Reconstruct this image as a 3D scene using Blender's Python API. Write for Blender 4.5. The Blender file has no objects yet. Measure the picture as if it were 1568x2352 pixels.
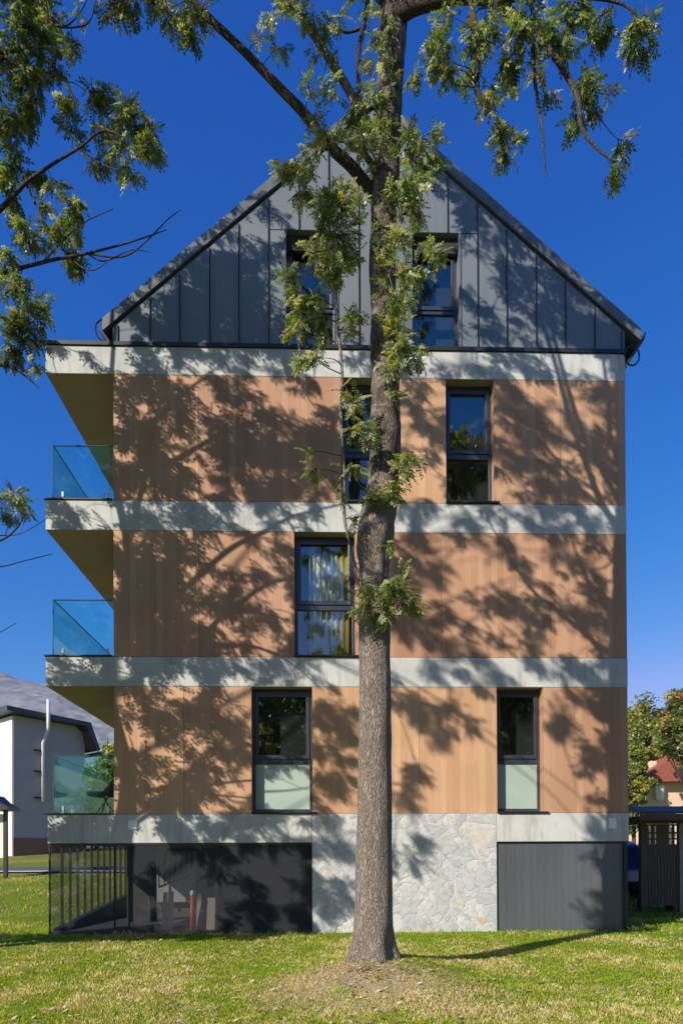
import bpy, math, random
import numpy as np
from mathutils import Vector, noise
random.seed(7); rng = np.random.default_rng(11)
R_ = math.radians
scene = bpy.context.scene
col = scene.collection
H = 1.5; FOC = 1568.0; F = 13.0            # eye height, focal length in reference pixels, distance of the facade
YAW, PITCH, ROLL = R_(1.573), R_(0.497), R_(0.272)
SUN_AZ, SUN_EL = R_(46), R_(31)           # light travels to +x,+y
EXPOSURE = 0.46
HAZE = .00012

# ------------------------------------------------------------------ camera
Fw = Vector((math.sin(YAW)*math.cos(PITCH), math.cos(YAW)*math.cos(PITCH), math.sin(PITCH)))
R0 = Vector((math.cos(YAW), -math.sin(YAW), 0)); U0 = R0.cross(Fw)
CR = math.cos(ROLL)*R0 - math.sin(ROLL)*U0; CU = CR.cross(Fw)
cam = bpy.data.cameras.new('camera'); co = bpy.data.objects.new('camera', cam); col.objects.link(co)
from mathutils import Matrix
M = Matrix((CR, CU, -Fw)).transposed().to_4x4(); M.translation = (0, 0, H); co.matrix_world = M
cam.sensor_fit = 'VERTICAL'; cam.sensor_height = 36; cam.sensor_width = 24; cam.lens = 24
cam.shift_y = 784/2352; cam.clip_end = 6000; cam.clip_start = 0.05
scene.camera = co

def at(px, py, Y):                          # measures a point of the reference photograph at depth plane y = Y
    d = Fw + CR*((px-784)/FOC) - CU*((py-1960)/FOC)
    return Vector((0, 0, H)) + d*(Y/d.y)
def ppx(r, Y): return r*Y/FOC
def project(p):
    d = Vector(p) - Vector((0, 0, H)); z = d.dot(Fw)
    if z < .1: return (-9999, -9999)
    return 784 + FOC*d.dot(CR)/z, 1960 - FOC*d.dot(CU)/z

# ------------------------------------------------------------------ materials
def new_mat(name):
    m = bpy.data.materials.new(name); m.use_nodes = True
    nt = m.node_tree; return m, nt, nt.nodes['Principled BSDF']
def nd(nt, t, **kw):
    n = nt.nodes.new(t)
    for k, v in kw.items():
        if k in n.inputs.keys(): n.inputs[k].default_value = v
        else: setattr(n, k, v)
    return n
def ramp(nt, fac, stops):
    r = nt.nodes.new('ShaderNodeValToRGB'); nt.links.new(fac, r.inputs[0])
    e = r.color_ramp.elements
    while len(e) < len(stops): e.new(0.5)
    for i, (p, c) in enumerate(stops):
        e[i].position = p; e[i].color = (*c, 1) if len(c) == 3 else c
    return r.outputs[0]
def coords(nt, scale=(1, 1, 1)):
    tc = nt.nodes.new('ShaderNodeNewGeometry'); mp = nt.nodes.new('ShaderNodeMapping')
    mp.inputs['Scale'].default_value = scale; nt.links.new(tc.outputs['Position'], mp.inputs[0]); return mp.outputs[0]
def ocoords(nt, scale=(1, 1, 1)):
    tc = nt.nodes.new('ShaderNodeTexCoord'); mp = nt.nodes.new('ShaderNodeMapping')
    mp.inputs['Scale'].default_value = scale; nt.links.new(tc.outputs['Object'], mp.inputs[0]); return mp.outputs[0]
def bump(nt, b, h, s, d=0.02):
    bn = nd(nt, 'ShaderNodeBump', Strength=s, Distance=d); nt.links.new(h, bn.inputs['Height']); nt.links.new(bn.outputs[0], b.inputs['Normal'])
def noisy(name, c1, c2, scale=3, rough=.7, bmp=0, stretch=(1, 1, 1), metal=0, detail=6, spec=.5, bscale=None):
    m, nt, b = new_mat(name); c = coords(nt, stretch)
    n = nd(nt, 'ShaderNodeTexNoise', Scale=scale, Detail=detail, Roughness=.6); nt.links.new(c, n.inputs['Vector'])
    nt.links.new(ramp(nt, n.outputs[0], [(.3, c1), (.7, c2)]), b.inputs['Base Color'])
    b.inputs['Roughness'].default_value = rough; b.inputs['Metallic'].default_value = metal; b.inputs['Specular IOR Level'].default_value = spec
    if bmp:
        n2 = nd(nt, 'ShaderNodeTexNoise', Scale=bscale or scale*6, Detail=6); nt.links.new(c, n2.inputs['Vector'])
        bump(nt, b, n2.outputs[0], bmp)
    return m

def mat_wood():
    m, nt, b = new_mat('wood_cladding'); L = nt.links
    g = nt.nodes.new('ShaderNodeNewGeometry'); s = nt.nodes.new('ShaderNodeSeparateXYZ'); L.new(g.outputs['Position'], s.inputs[0])
    d = nd(nt, 'ShaderNodeMath', operation='DIVIDE'); L.new(s.outputs[0], d.inputs[0]); d.inputs[1].default_value = .125
    fl = nd(nt, 'ShaderNodeMath', operation='FLOOR'); L.new(d.outputs[0], fl.inputs[0])
    fr = nd(nt, 'ShaderNodeMath', operation='FRACT'); L.new(d.outputs[0], fr.inputs[0])
    oi = nt.nodes.new('ShaderNodeObjectInfo')
    ad = nd(nt, 'ShaderNodeMath', operation='MULTIPLY_ADD'); L.new(oi.outputs['Random'], ad.inputs[0]); ad.inputs[1].default_value = 91; L.new(fl.outputs[0], ad.inputs[2])
    w = nd(nt, 'ShaderNodeTexWhiteNoise', noise_dimensions='1D'); L.new(ad.outputs[0], w.inputs['W'])
    base = ramp(nt, w.outputs[0], [(0, (.465, .262, .150)), (.4, (.505, .293, .172)), (.7, (.53, .313, .188)), (1, (.57, .347, .214))])
    mp = nd(nt, 'ShaderNodeMapping'); mp.inputs['Scale'].default_value = (26, 26, 1.1); L.new(g.outputs['Position'], mp.inputs[0])
    cx = nd(nt, 'ShaderNodeVectorMath', operation='ADD'); L.new(mp.outputs[0], cx.inputs[0]); L.new(w.outputs[1], cx.inputs[1])
    gr = nd(nt, 'ShaderNodeTexNoise', Scale=1.6, Detail=7, Roughness=.65, Distortion=.6); L.new(cx.outputs[0], gr.inputs['Vector'])
    gc = ramp(nt, gr.outputs[0], [(.3, (.89, .87, .85)), (.55, (1, 1, 1)), (.75, (1.04, 1.035, 1.03))])
    mx = nd(nt, 'ShaderNodeMix', data_type='RGBA', blend_type='MULTIPLY'); mx.inputs[0].default_value = 1; L.new(base, mx.inputs[6]); L.new(gc, mx.inputs[7])
    big = nd(nt, 'ShaderNodeTexNoise', Scale=.9, Detail=3); L.new(g.outputs['Position'], big.inputs['Vector'])
    bc = ramp(nt, big.outputs[0], [(.3, (.90, .88, .86)), (.7, (1.06, 1.06, 1.06))])
    m2 = nd(nt, 'ShaderNodeMix', data_type='RGBA', blend_type='MULTIPLY'); m2.inputs[0].default_value = 1; L.new(mx.outputs[2], m2.inputs[6]); L.new(bc, m2.inputs[7])
    # real groove between planks: darker stained joint
    ed = nd(nt, 'ShaderNodeMath', operation='PINGPONG'); L.new(d.outputs[0], ed.inputs[0]); ed.inputs[1].default_value = .5
    gv = nd(nt, 'ShaderNodeMapRange'); L.new(ed.outputs[0], gv.inputs[0]); gv.inputs[1].default_value = .0; gv.inputs[2].default_value = .03
    m3 = nd(nt, 'ShaderNodeMix', data_type='RGBA', blend_type='MIX'); L.new(gv.outputs[0], m3.inputs[0]); m3.inputs[6].default_value = (.44, .240, .130, 1); L.new(m2.outputs[2], m3.inputs[7])
    hs = nd(nt, 'ShaderNodeHueSaturation'); L.new(m3.outputs[2], hs.inputs['Color'])
    vv = nd(nt, 'ShaderNodeMapRange'); L.new(oi.outputs['Random'], vv.inputs[0]); vv.inputs[3].default_value = .82; vv.inputs[4].default_value = 1.08; L.new(vv.outputs[0], hs.inputs['Value'])
    hh = nd(nt, 'ShaderNodeMapRange'); L.new(oi.outputs['Random'], hh.inputs[0]); hh.inputs[3].default_value = .494; hh.inputs[4].default_value = .504; L.new(hh.outputs[0], hs.inputs['Hue'])
    L.new(hs.outputs[0], b.inputs['Base Color']); b.inputs['Roughness'].default_value = .62; b.inputs['Specular IOR Level'].default_value = .3
    hsum = nd(nt, 'ShaderNodeMath', operation='MULTIPLY_ADD'); L.new(gr.outputs[0], hsum.inputs[0]); hsum.inputs[1].default_value = .15; L.new(gv.outputs[0], hsum.inputs[2])
    bump(nt, b, hsum.outputs[0], .35, .005)
    return m
def mat_concrete():
    m, nt, b = new_mat('concrete'); L = nt.links; c = coords(nt)
    n1 = nd(nt, 'ShaderNodeTexNoise', Scale=1.3, Detail=8, Roughness=.65); L.new(c, n1.inputs['Vector'])
    c2 = coords(nt, (2.5, 2.5, .35)); n2 = nd(nt, 'ShaderNodeTexNoise', Scale=2.2, Detail=6, Roughness=.7); L.new(c2, n2.inputs['Vector'])
    a = ramp(nt, n1.outputs[0], [(.28, (.41, .41, .39)), (.5, (.50, .50, .475)), (.72, (.57, .565, .54))])
    s = ramp(nt, n2.outputs[0], [(.32, (.66, .66, .63)), (.50, (1, 1, 1))])
    mx = nd(nt, 'ShaderNodeMix', data_type='RGBA', blend_type='MULTIPLY'); mx.inputs[0].default_value = .8; L.new(a, mx.inputs[6]); L.new(s, mx.inputs[7])
    v = nd(nt, 'ShaderNodeTexVoronoi', Scale=16); L.new(c, v.inputs['Vector'])
    pit = ramp(nt, v.outputs['Distance'], [(.06, (.6, .6, .6)), (.12, (1, 1, 1))])
    m2 = nd(nt, 'ShaderNodeMix', data_type='RGBA', blend_type='MULTIPLY'); m2.inputs[0].default_value = .35; L.new(mx.outputs[2], m2.inputs[6]); L.new(pit, m2.inputs[7])
    L.new(m2.outputs[2], b.inputs['Base Color']); b.inputs['Roughness'].default_value = .85
    n3 = nd(nt, 'ShaderNodeTexNoise', Scale=35, Detail=4); L.new(c, n3.inputs['Vector']); bump(nt, b, n3.outputs[0], .25, .01)
    return m
def mat_metal_grey(name, c1, c2, rough=.42, scale=.8):
    m, nt, b = new_mat(name); L = nt.links; c = coords(nt, (1, 1, .5))
    n = nd(nt, 'ShaderNodeTexNoise', Scale=scale, Detail=5); L.new(c, n.inputs['Vector'])
    c2_ = coords(nt, (9, 9, .25)); n2 = nd(nt, 'ShaderNodeTexNoise', Scale=3, Detail=5); L.new(c2_, n2.inputs['Vector'])
    a = nd(nt, 'ShaderNodeMath', operation='MULTIPLY_ADD'); L.new(n2.outputs[0], a.inputs[0]); a.inputs[1].default_value = .5; L.new(n.outputs[0], a.inputs[2])
    L.new(ramp(nt, a.outputs[0], [(.45, c1), (1.0, c2)]), b.inputs['Base Color'])
    b.inputs['Roughness'].default_value = rough; b.inputs['Metallic'].default_value = 0; b.inputs['Specular IOR Level'].default_value = .6
    w = nd(nt, 'ShaderNodeTexNoise', Scale=1.6, Detail=2); L.new(c, w.inputs['Vector']); bump(nt, b, w.outputs[0], .12, .05)
    return m
def mat_stone():
    m, nt, b = new_mat('stone_cladding'); L = nt.links; c = coords(nt, (1, 0, 1))
    n = nd(nt, 'ShaderNodeTexNoise', Scale=2.6, Detail=5); L.new(c, n.inputs['Vector'])
    mix = nd(nt, 'ShaderNodeMix', data_type='VECTOR'); mix.inputs[0].default_value = .10; L.new(c, mix.inputs[4]); L.new(n.outputs[1], mix.inputs[5])
    big = nd(nt, 'ShaderNodeTexVoronoi', Scale=1.25); L.new(mix.outputs[1], big.inputs['Vector'])
    bs = nd(nt, 'ShaderNodeSeparateColor'); L.new(big.outputs['Color'], bs.inputs[0])
    an = nd(nt, 'ShaderNodeMath', operation='MULTIPLY'); L.new(bs.outputs[0], an.inputs[0]); an.inputs[1].default_value = 3.1
    rt = nd(nt, 'ShaderNodeVectorRotate', rotation_type='Y_AXIS'); L.new(mix.outputs[1], rt.inputs['Vector']); L.new(an.outputs[0], rt.inputs['Angle'])
    sc_ = nd(nt, 'ShaderNodeMapRange'); L.new(bs.outputs[1], sc_.inputs[0]); sc_.inputs[3].default_value = 1.7; sc_.inputs[4].default_value = 3.4
    st_ = nd(nt, 'ShaderNodeMapping'); st_.inputs['Scale'].default_value = (1, 1, 1.5); L.new(rt.outputs[0], st_.inputs[0])
    v2 = nd(nt, 'ShaderNodeTexVoronoi', distance='MANHATTAN'); L.new(st_.outputs[0], v2.inputs['Vector']); L.new(sc_.outputs[0], v2.inputs['Scale'])
    v3 = nd(nt, 'ShaderNodeTexVoronoi', distance='MANHATTAN', feature='F2'); L.new(st_.outputs[0], v3.inputs['Vector']); L.new(sc_.outputs[0], v3.inputs['Scale'])
    v1 = nd(nt, 'ShaderNodeMath', operation='SUBTRACT'); L.new(v3.outputs['Distance'], v1.inputs[0]); L.new(v2.outputs['Distance'], v1.inputs[1])
    cells = ramp(nt, v2.outputs['Color'], [(0, (.40, .40, .405)), (.3, (.47, .47, .47)), (.5, (.525, .52, .51)), (.68, (.56, .555, .54)), (.86, (.55, .52, .47)), (1, (.62, .615, .605))])
    # one rusty stone now and then
    sp = nd(nt, 'ShaderNodeSeparateColor'); L.new(v2.outputs['Color'], sp.inputs[0])
    rz = ramp(nt, sp.outputs[1], [(.975, (0, 0, 0)), (.985, (1, 1, 1))])
    mr = nd(nt, 'ShaderNodeMix', data_type='RGBA'); L.new(rz, mr.inputs[0]); L.new(cells, mr.inputs[6]); mr.inputs[7].default_value = (.52, .40, .30, 1)
    g = nd(nt, 'ShaderNodeTexNoise', Scale=9, Detail=8, Roughness=.7, Distortion=1.2); L.new(c, g.inputs['Vector'])
    gc = ramp(nt, g.outputs[0], [(.32, (.66, .66, .68)), (.5, (.95, .95, .95)), (.68, (1.08, 1.08, 1.06))])
    mm = nd(nt, 'ShaderNodeMix', data_type='RGBA', blend_type='MULTIPLY'); mm.inputs[0].default_value = 1.0; L.new(mr.outputs[2], mm.inputs[6]); L.new(gc, mm.inputs[7])
    jn = ramp(nt, v1.outputs[0], [(.0, (.45, .45, .45)), (.022, (1, 1, 1))])
    mj = nd(nt, 'ShaderNodeMix', data_type='RGBA'); L.new(jn, mj.inputs[0]); mj.inputs[6].default_value = (.36, .35, .34, 1); L.new(mm.outputs[2], mj.inputs[7])
    L.new(mj.outputs[2], b.inputs['Base Color']); b.inputs['Roughness'].default_value = .8
    hh = ramp(nt, v1.outputs[0], [(0, (0, 0, 0)), (.08, (.75, .75, .75)), (.4, (1, 1, 1))])
    ha = nd(nt, 'ShaderNodeMath', operation='MULTIPLY_ADD'); L.new(g.outputs[0], ha.inputs[0]); ha.inputs[1].default_value = .7
    sp2 = nd(nt, 'ShaderNodeMath', operation='MULTIPLY_ADD'); L.new(sp.outputs[2], sp2.inputs[0]); sp2.inputs[1].default_value = .5; L.new(hh, sp2.inputs[2]); L.new(sp2.outputs[0], ha.inputs[2])
    bump(nt, b, ha.outputs[0], .38, .025)
    return m
def mat_glass(name, tint=(.75, .86, .86), ior=1.9, gloss=(1, 1, 1), body=0.0, bodycol=(.02, .05, .06)):
    m = bpy.data.materials.new(name); m.use_nodes = True; nt = m.node_tree; nt.nodes.clear(); L = nt.links
    o = nd(nt, 'ShaderNodeOutputMaterial'); t = nd(nt, 'ShaderNodeBsdfTransparent', Color=(*tint, 1)); g = nd(nt, 'ShaderNodeBsdfGlossy', Color=(*gloss, 1), Roughness=.0)
    gg = nt.nodes.new('ShaderNodeNewGeometry'); dt = nd(nt, 'ShaderNodeVectorMath', operation='DOT_PRODUCT'); L.new(gg.outputs['Normal'], dt.inputs[0]); L.new(gg.outputs['Incoming'], dt.inputs[1])
    ab = nd(nt, 'ShaderNodeMath', operation='ABSOLUTE'); L.new(dt.outputs['Value'], ab.inputs[0]); om = nd(nt, 'ShaderNodeMath', operation='SUBTRACT', use_clamp=True); om.inputs[0].default_value = 1; L.new(ab.outputs[0], om.inputs[1])
    pw = nd(nt, 'ShaderNodeMath', operation='POWER'); L.new(om.outputs[0], pw.inputs[0]); pw.inputs[1].default_value = 5
    f0 = ((ior-1)/(ior+1))**2; fr = nd(nt, 'ShaderNodeMath', operation='MULTIPLY_ADD'); L.new(pw.outputs[0], fr.inputs[0]); fr.inputs[1].default_value = 1-f0; fr.inputs[2].default_value = f0; mx = nd(nt, 'ShaderNodeMixShader')
    src = t.outputs[0]
    if body:
        df = nd(nt, 'ShaderNodeBsdfDiffuse', Color=(*bodycol, 1)); mb_ = nd(nt, 'ShaderNodeMixShader'); mb_.inputs[0].default_value = body
        L.new(t.outputs[0], mb_.inputs[1]); L.new(df.outputs[0], mb_.inputs[2]); src = mb_.outputs[0]
    nz = nd(nt, 'ShaderNodeTexNoise', Scale=1.1, Detail=1); L.new(coords(nt), nz.inputs['Vector'])
    bn = nd(nt, 'ShaderNodeBump', Strength=.05, Distance=.05); L.new(nz.outputs[0], bn.inputs['Height']); L.new(bn.outputs[0], g.inputs['Normal'])
    L.new(fr.outputs[0], mx.inputs[0]); L.new(src, mx.inputs[1]); L.new(g.outputs[0], mx.inputs[2]); L.new(mx.outputs[0], o.inputs[0])
    return m
def mat_leaf(name, c1, c2, trans=.42, rough=.42, spec=.6):
    m, nt, b = new_mat(name); L = nt.links
    n = nd(nt, 'ShaderNodeTexNoise', Scale=2.5, Detail=3); L.new(coords(nt), n.inputs['Vector'])
    c = ramp(nt, n.outputs[0], [(.3, c1), (.7, c2)]); L.new(c, b.inputs['Base Color'])
    b.inputs['Roughness'].default_value = rough; b.inputs['Specular IOR Level'].default_value = spec
    t = nd(nt, 'ShaderNodeBsdfTranslucent'); mul = nd(nt, 'ShaderNodeMix', data_type='RGBA', blend_type='MULTIPLY'); mul.inputs[0].default_value = 1
    L.new(c, mul.inputs[6]); mul.inputs[7].default_value = (1.6, 1.5, .6, 1); L.new(mul.outputs[2], t.inputs[0])
    mx = nd(nt, 'ShaderNodeMixShader'); mx.inputs[0].default_value = trans
    L.new(b.outputs[0], mx.inputs[1]); L.new(t.outputs[0], mx.inputs[2]); L.new(mx.outputs[0], nt.nodes['Material Output'].inputs[0])
    return m
def mat_bark(name, c1, c2, c3, sc=1.0, upper=None):
    m, nt, b = new_mat(name); L = nt.links; c = coords(nt, (1, 1, .22))
    v = nd(nt, 'ShaderNodeTexVoronoi', Scale=26*sc, feature='DISTANCE_TO_EDGE'); n0 = nd(nt, 'ShaderNodeTexNoise', Scale=9*sc, Detail=4); L.new(c, n0.inputs['Vector'])
    mix = nd(nt, 'ShaderNodeMix', data_type='VECTOR'); mix.inputs[0].default_value = .12; L.new(c, mix.inputs[4]); L.new(n0.outputs[1], mix.inputs[5]); L.new(mix.outputs[1], v.inputs['Vector'])
    n1 = nd(nt, 'ShaderNodeTexNoise', Scale=22*sc, Detail=8, Roughness=.7); L.new(c, n1.inputs['Vector'])
    n2 = nd(nt, 'ShaderNodeTexNoise', Scale=1.8, Detail=4); L.new(coords(nt), n2.inputs['Vector'])
    a = ramp(nt, n1.outputs[0], [(.25, c1), (.5, c2), (.75, c3)])
    f = ramp(nt, v.outputs[0], [(0, (.50, .47, .45)), (.10, (1, 1, 1))])
    mx = nd(nt, 'ShaderNodeMix', data_type='RGBA', blend_type='MULTIPLY'); mx.inputs[0].default_value = .8; L.new(a, mx.inputs[6]); L.new(f, mx.inputs[7])
    lich = ramp(nt, n2.outputs[0], [(.56, (0, 0, 0)), (.72, (.5, .5, .5))])
    m2 = nd(nt, 'ShaderNodeMix', data_type='RGBA'); L.new(lich, m2.inputs[0]); L.new(mx.outputs[2], m2.inputs[6]); m2.inputs[7].default_value = (.21, .215, .15, 1)
    out = m2.outputs[2]
    if upper:                                # old scaly bark starts above the smooth lower stem, in ragged patches
        gp = nt.nodes.new('ShaderNodeNewGeometry'); sz = nt.nodes.new('ShaderNodeSeparateXYZ'); L.new(gp.outputs['Position'], sz.inputs[0])
        n5 = nd(nt, 'ShaderNodeTexNoise', Scale=5, Detail=7, Roughness=.7); L.new(gp.outputs['Position'], n5.inputs['Vector'])
        zm = nd(nt, 'ShaderNodeMapRange'); L.new(sz.outputs[2], zm.inputs[0]); zm.inputs[1].default_value = 4.2; zm.inputs[2].default_value = 6.2; zm.inputs[3].default_value = -.55; zm.inputs[4].default_value = .02
        ad = nd(nt, 'ShaderNodeMath', operation='ADD'); L.new(zm.outputs[0], ad.inputs[0]); L.new(n5.outputs[0], ad.inputs[1])
        up_ = nd(nt, 'ShaderNodeMix', data_type='RGBA'); L.new(ramp(nt, ad.outputs[0], [(.42, (0, 0, 0)), (.56, (.85, .85, .85))]), up_.inputs[0]); L.new(out, up_.inputs[6]); up_.inputs[7].default_value = (*upper, 1); out = up_.outputs[2]
    L.new(out, b.inputs['Base Color']); b.inputs['Roughness'].default_value = .9; b.inputs['Specular IOR Level'].default_value = .2
    h = nd(nt, 'ShaderNodeMath', operation='MULTIPLY_ADD'); L.new(n1.outputs[0], h.inputs[0]); h.inputs[1].default_value = .6; L.new(ramp(nt, v.outputs[0], [(0, (0, 0, 0)), (.25, (1, 1, 1))]), h.inputs[2])
    bump(nt, b, h.outputs[0], .95, .018)
    return m
def mat_screen():
    m, nt, b = new_mat('dark_mesh_screen'); L = nt.links
    b.inputs['Base Color'].default_value = (.050, .053, .062, 1); b.inputs['Roughness'].default_value = .6; b.inputs['Specular IOR Level'].default_value = .12
    t = nd(nt, 'ShaderNodeBsdfTransparent'); mx = nd(nt, 'ShaderNodeMixShader'); mx.inputs[0].default_value = .66
    L.new(b.outputs[0], mx.inputs[1]); L.new(t.outputs[0], mx.inputs[2]); L.new(mx.outputs[0], nt.nodes['Material Output'].inputs[0])
    return m
def mat_lawn():
    m, nt, b = new_mat('lawn_soil'); L = nt.links; c = coords(nt)
    n1 = nd(nt, 'ShaderNodeTexNoise', Scale=.55, Detail=5, Roughness=.6); L.new(c, n1.inputs['Vector'])
    n2 = nd(nt, 'ShaderNodeTexNoise', Scale=11, Detail=8, Roughness=.75); L.new(c, n2.inputs['Vector'])
    a = ramp(nt, n1.outputs[0], [(.35, (.125, .170, .018)), (.55, (.19, .20, .034)), (.7, (.30, .24, .10))])
    d = ramp(nt, n2.outputs[0], [(.3, (.40, .42, .36)), (.5, (.95, .95, .9)), (.72, (1.5, 1.4, 1.25))])
    mx = nd(nt, 'ShaderNodeMix', data_type='RGBA', blend_type='MULTIPLY'); mx.inputs[0].default_value = 1; L.new(a, mx.inputs[6]); L.new(d, mx.inputs[7])
    # bare earth round the foot of the ash
    g = nt.nodes.new('ShaderNodeNewGeometry'); dv = nd(nt, 'ShaderNodeVectorMath', operation='DISTANCE'); L.new(g.outputs['Position'], dv.inputs[0]); dv.inputs[1].default_value = (.45, 7.3, .2)
    jt = nd(nt, 'ShaderNodeMath', operation='MULTIPLY_ADD'); L.new(n2.outputs[0], jt.inputs[0]); jt.inputs[1].default_value = -1.6; L.new(dv.outputs['Value'], jt.inputs[2])
    k = ramp(nt, jt.outputs[0], [(.0, (1, 1, 1)), (.6, (0, 0, 0))])
    m2 = nd(nt, 'ShaderNodeMix', data_type='RGBA'); L.new(k, m2.inputs[0]); L.new(mx.outputs[2], m2.inputs[6]); m2.inputs[7].default_value = (.42, .31, .20, 1)
    L.new(m2.outputs[2], b.inputs['Base Color']); b.inputs['Roughness'].default_value = .95; b.inputs['Specular IOR Level'].default_value = .1
    bump(nt, b, n2.outputs[0], .9, .05)
    return m

MAT = dict(soffit_conc=noisy('shaded_concrete', (.235, .225, .19), (.285, .275, .23), 1.5, .9, .2),  # slab undersides: shade put into a darker concrete colour
    wood=mat_wood(), concrete=mat_concrete(), stone=mat_stone(), screen=mat_screen(), lawn=mat_lawn(),
    zinc=mat_metal_grey('grey_metal_cladding', (.105, .125, .140), (.175, .198, .215)),
    verge=mat_metal_grey('verge_metal', (.085, .097, .108), (.135, .150, .162)),
    dark=noisy('dark_metal', (.012, .013, .016), (.022, .023, .026), 2, .45),
    frame=noisy('window_frame', (.030, .036, .050), (.042, .050, .066), 2, .3, spec=.8),
    panel=mat_metal_grey('anthracite_panel', (.066, .073, .085), (.110, .118, .130), .30),
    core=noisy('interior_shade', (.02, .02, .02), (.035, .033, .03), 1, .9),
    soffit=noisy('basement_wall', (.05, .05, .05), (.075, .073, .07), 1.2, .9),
    glass=mat_glass('window_glass', (.86, .90, .89), 2.0), balglass=mat_glass('balustrade_glass', (.70, .97, .975), 1.5, body=.03, bodycol=(.10, .34, .40)),
    glassedge=noisy('glass_edge', (.02, .07, .08), (.03, .10, .11), 2, .2),
    blind=noisy('pale_blind', (.46, .55, .47), (.52, .60, .52), 1, .5), curtain=noisy('white_curtain', (.62, .62, .60), (.75, .75, .72), 2, .8),
    yellowc=noisy('yellow_curtain', (.46, .36, .08), (.58, .47, .12), 2, .8),
    steel=noisy('bright_steel', (.5, .5, .5), (.62, .62, .62), 2, .3, metal=.6), white=noisy('white_plastic', (.78, .80, .82), (.84, .85, .86), 2, .4),
    bark=mat_bark('ash_bark', (.20, .155, .125), (.29, .235, .195), (.38, .32, .28), 1.6, upper=(.085, .064, .050)), bark2=mat_bark('dark_bark', (.05, .040, .032), (.085, .070, .058), (.13, .11, .095), 1.5),
    palebark=mat_bark('pale_bark', (.20, .17, .14), (.30, .26, .22), (.38, .34, .30), 1.5),
    leaf_a=mat_leaf('ash_leaf_mid', (.135, .215, .055), (.19, .27, .085)), leaf_b=mat_leaf('ash_leaf_dark', (.075, .115, .034), (.115, .155, .050)),
    leaf_c=mat_leaf('ash_leaf_yellow', (.29, .31, .075), (.37, .36, .10)), leaf_d=mat_leaf('ash_leaf_grey', (.36, .395, .26), (.46, .49, .35), rough=.30), leaf_e=mat_leaf('ash_leaf_brown', (.14, .085, .035), (.19, .12, .05)),
    bush_a=mat_leaf('bush_leaf', (.16, .21, .045), (.23, .27, .065)), bush_b=mat_leaf('bush_leaf_dark', (.07, .11, .03), (.11, .15, .045)), bush_y=mat_leaf('bush_leaf_yellow', (.36, .34, .07), (.46, .41, .09)), bush_r=mat_leaf('red_leaf', (.30, .05, .05), (.40, .09, .08)),
    grass_a=mat_leaf('grass_green', (.17, .305, .014), (.245, .385, .024), .4, .6, .1), grass_b=mat_leaf('grass_yellow_green', (.38, .39, .050), (.50, .475, .090), .4, .6, .1), grass_c=mat_leaf('grass_straw', (.58, .48, .24), (.68, .58, .34), .3, .7, .1),
    dry_a=noisy('dry_leaf_brown', (.20, .12, .06), (.32, .20, .11), 30, .8), dry_b=noisy('dry_leaf_pale', (.42, .33, .22), (.55, .46, .34), 30, .8), dry_c=noisy('dry_leaf_yellow', (.55, .42, .03), (.68, .55, .05), 30, .7),
    plaster=noisy('shaded_plaster', (.33, .325, .345), (.40, .39, .405), .6, .9, .2), cream=noisy('cream_and_lit_plaster', (.66, .62, .54), (.74, .70, .62), .6, .9, .2), brownplinth=noisy('brown_plinth', (.18, .09, .07), (.24, .125, .10), 1.5, .8, .2),  # neighbour house: grey has the wall's shade painted in, cream its sunlit side
    roofblue=noisy('dark_blue_roof', (.03, .04, .06), (.055, .068, .095), 2, .5), redwood=noisy('red_brown_board', (.07, .022, .016), (.11, .04, .03), 3, .7),
    asphalt=noisy('asphalt', (.055, .055, .065), (.085, .085, .095), 12, .9, .3), kerb=noisy('kerb_stone', (.40, .38, .36), (.5, .48, .45), 5, .9, .2),
    peach=noisy('peach_plaster', (.66, .47, .32), (.74, .54, .38), .7, .9, .2), redroof=noisy('red_tiles', (.24, .06, .04), (.32, .10, .065), 6, .7, .4),
    shedwood=noisy('weathered_boards', (.095, .062, .040), (.140, .100, .068), 5, .8, .3, (6, 6, .5)), shedroof=noisy('slate_roof', (.03, .033, .045), (.05, .055, .075), 3, .6, spec=.3),
    greypost=noisy('grey_green_post', (.20, .22, .20), (.27, .29, .27), 4, .8),
    orange=noisy('orange_paint', (.60, .10, .015), (.72, .14, .025), 3, .5), board=noisy('beige_boards', (.40, .34, .29), (.52, .45, .39), 4, .8, .2, (8, 8, .6)),
    greypaint=noisy('pale_grey_paint', (.50, .53, .57), (.60, .62, .66), 2, .4), blackplastic=noisy('black_plastic', (.008, .008, .008), (.014, .014, .014), 3, .6, spec=.15), carblue=noisy('blue_car_paint', (.012, .05, .22), (.016, .06, .26), 1, .22, spec=.9), tyre=noisy('tyre_rubber', (.012, .012, .012), (.02, .02, .02), 5, .9), taillight=noisy('red_light_plastic', (.32, .012, .012), (.4, .02, .02), 3, .2),
    rock=noisy('mountain_rock', (.05, .07, .085), (.27, .26, .265), .07, .95, .6, detail=12, bscale=.1),
)

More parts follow.
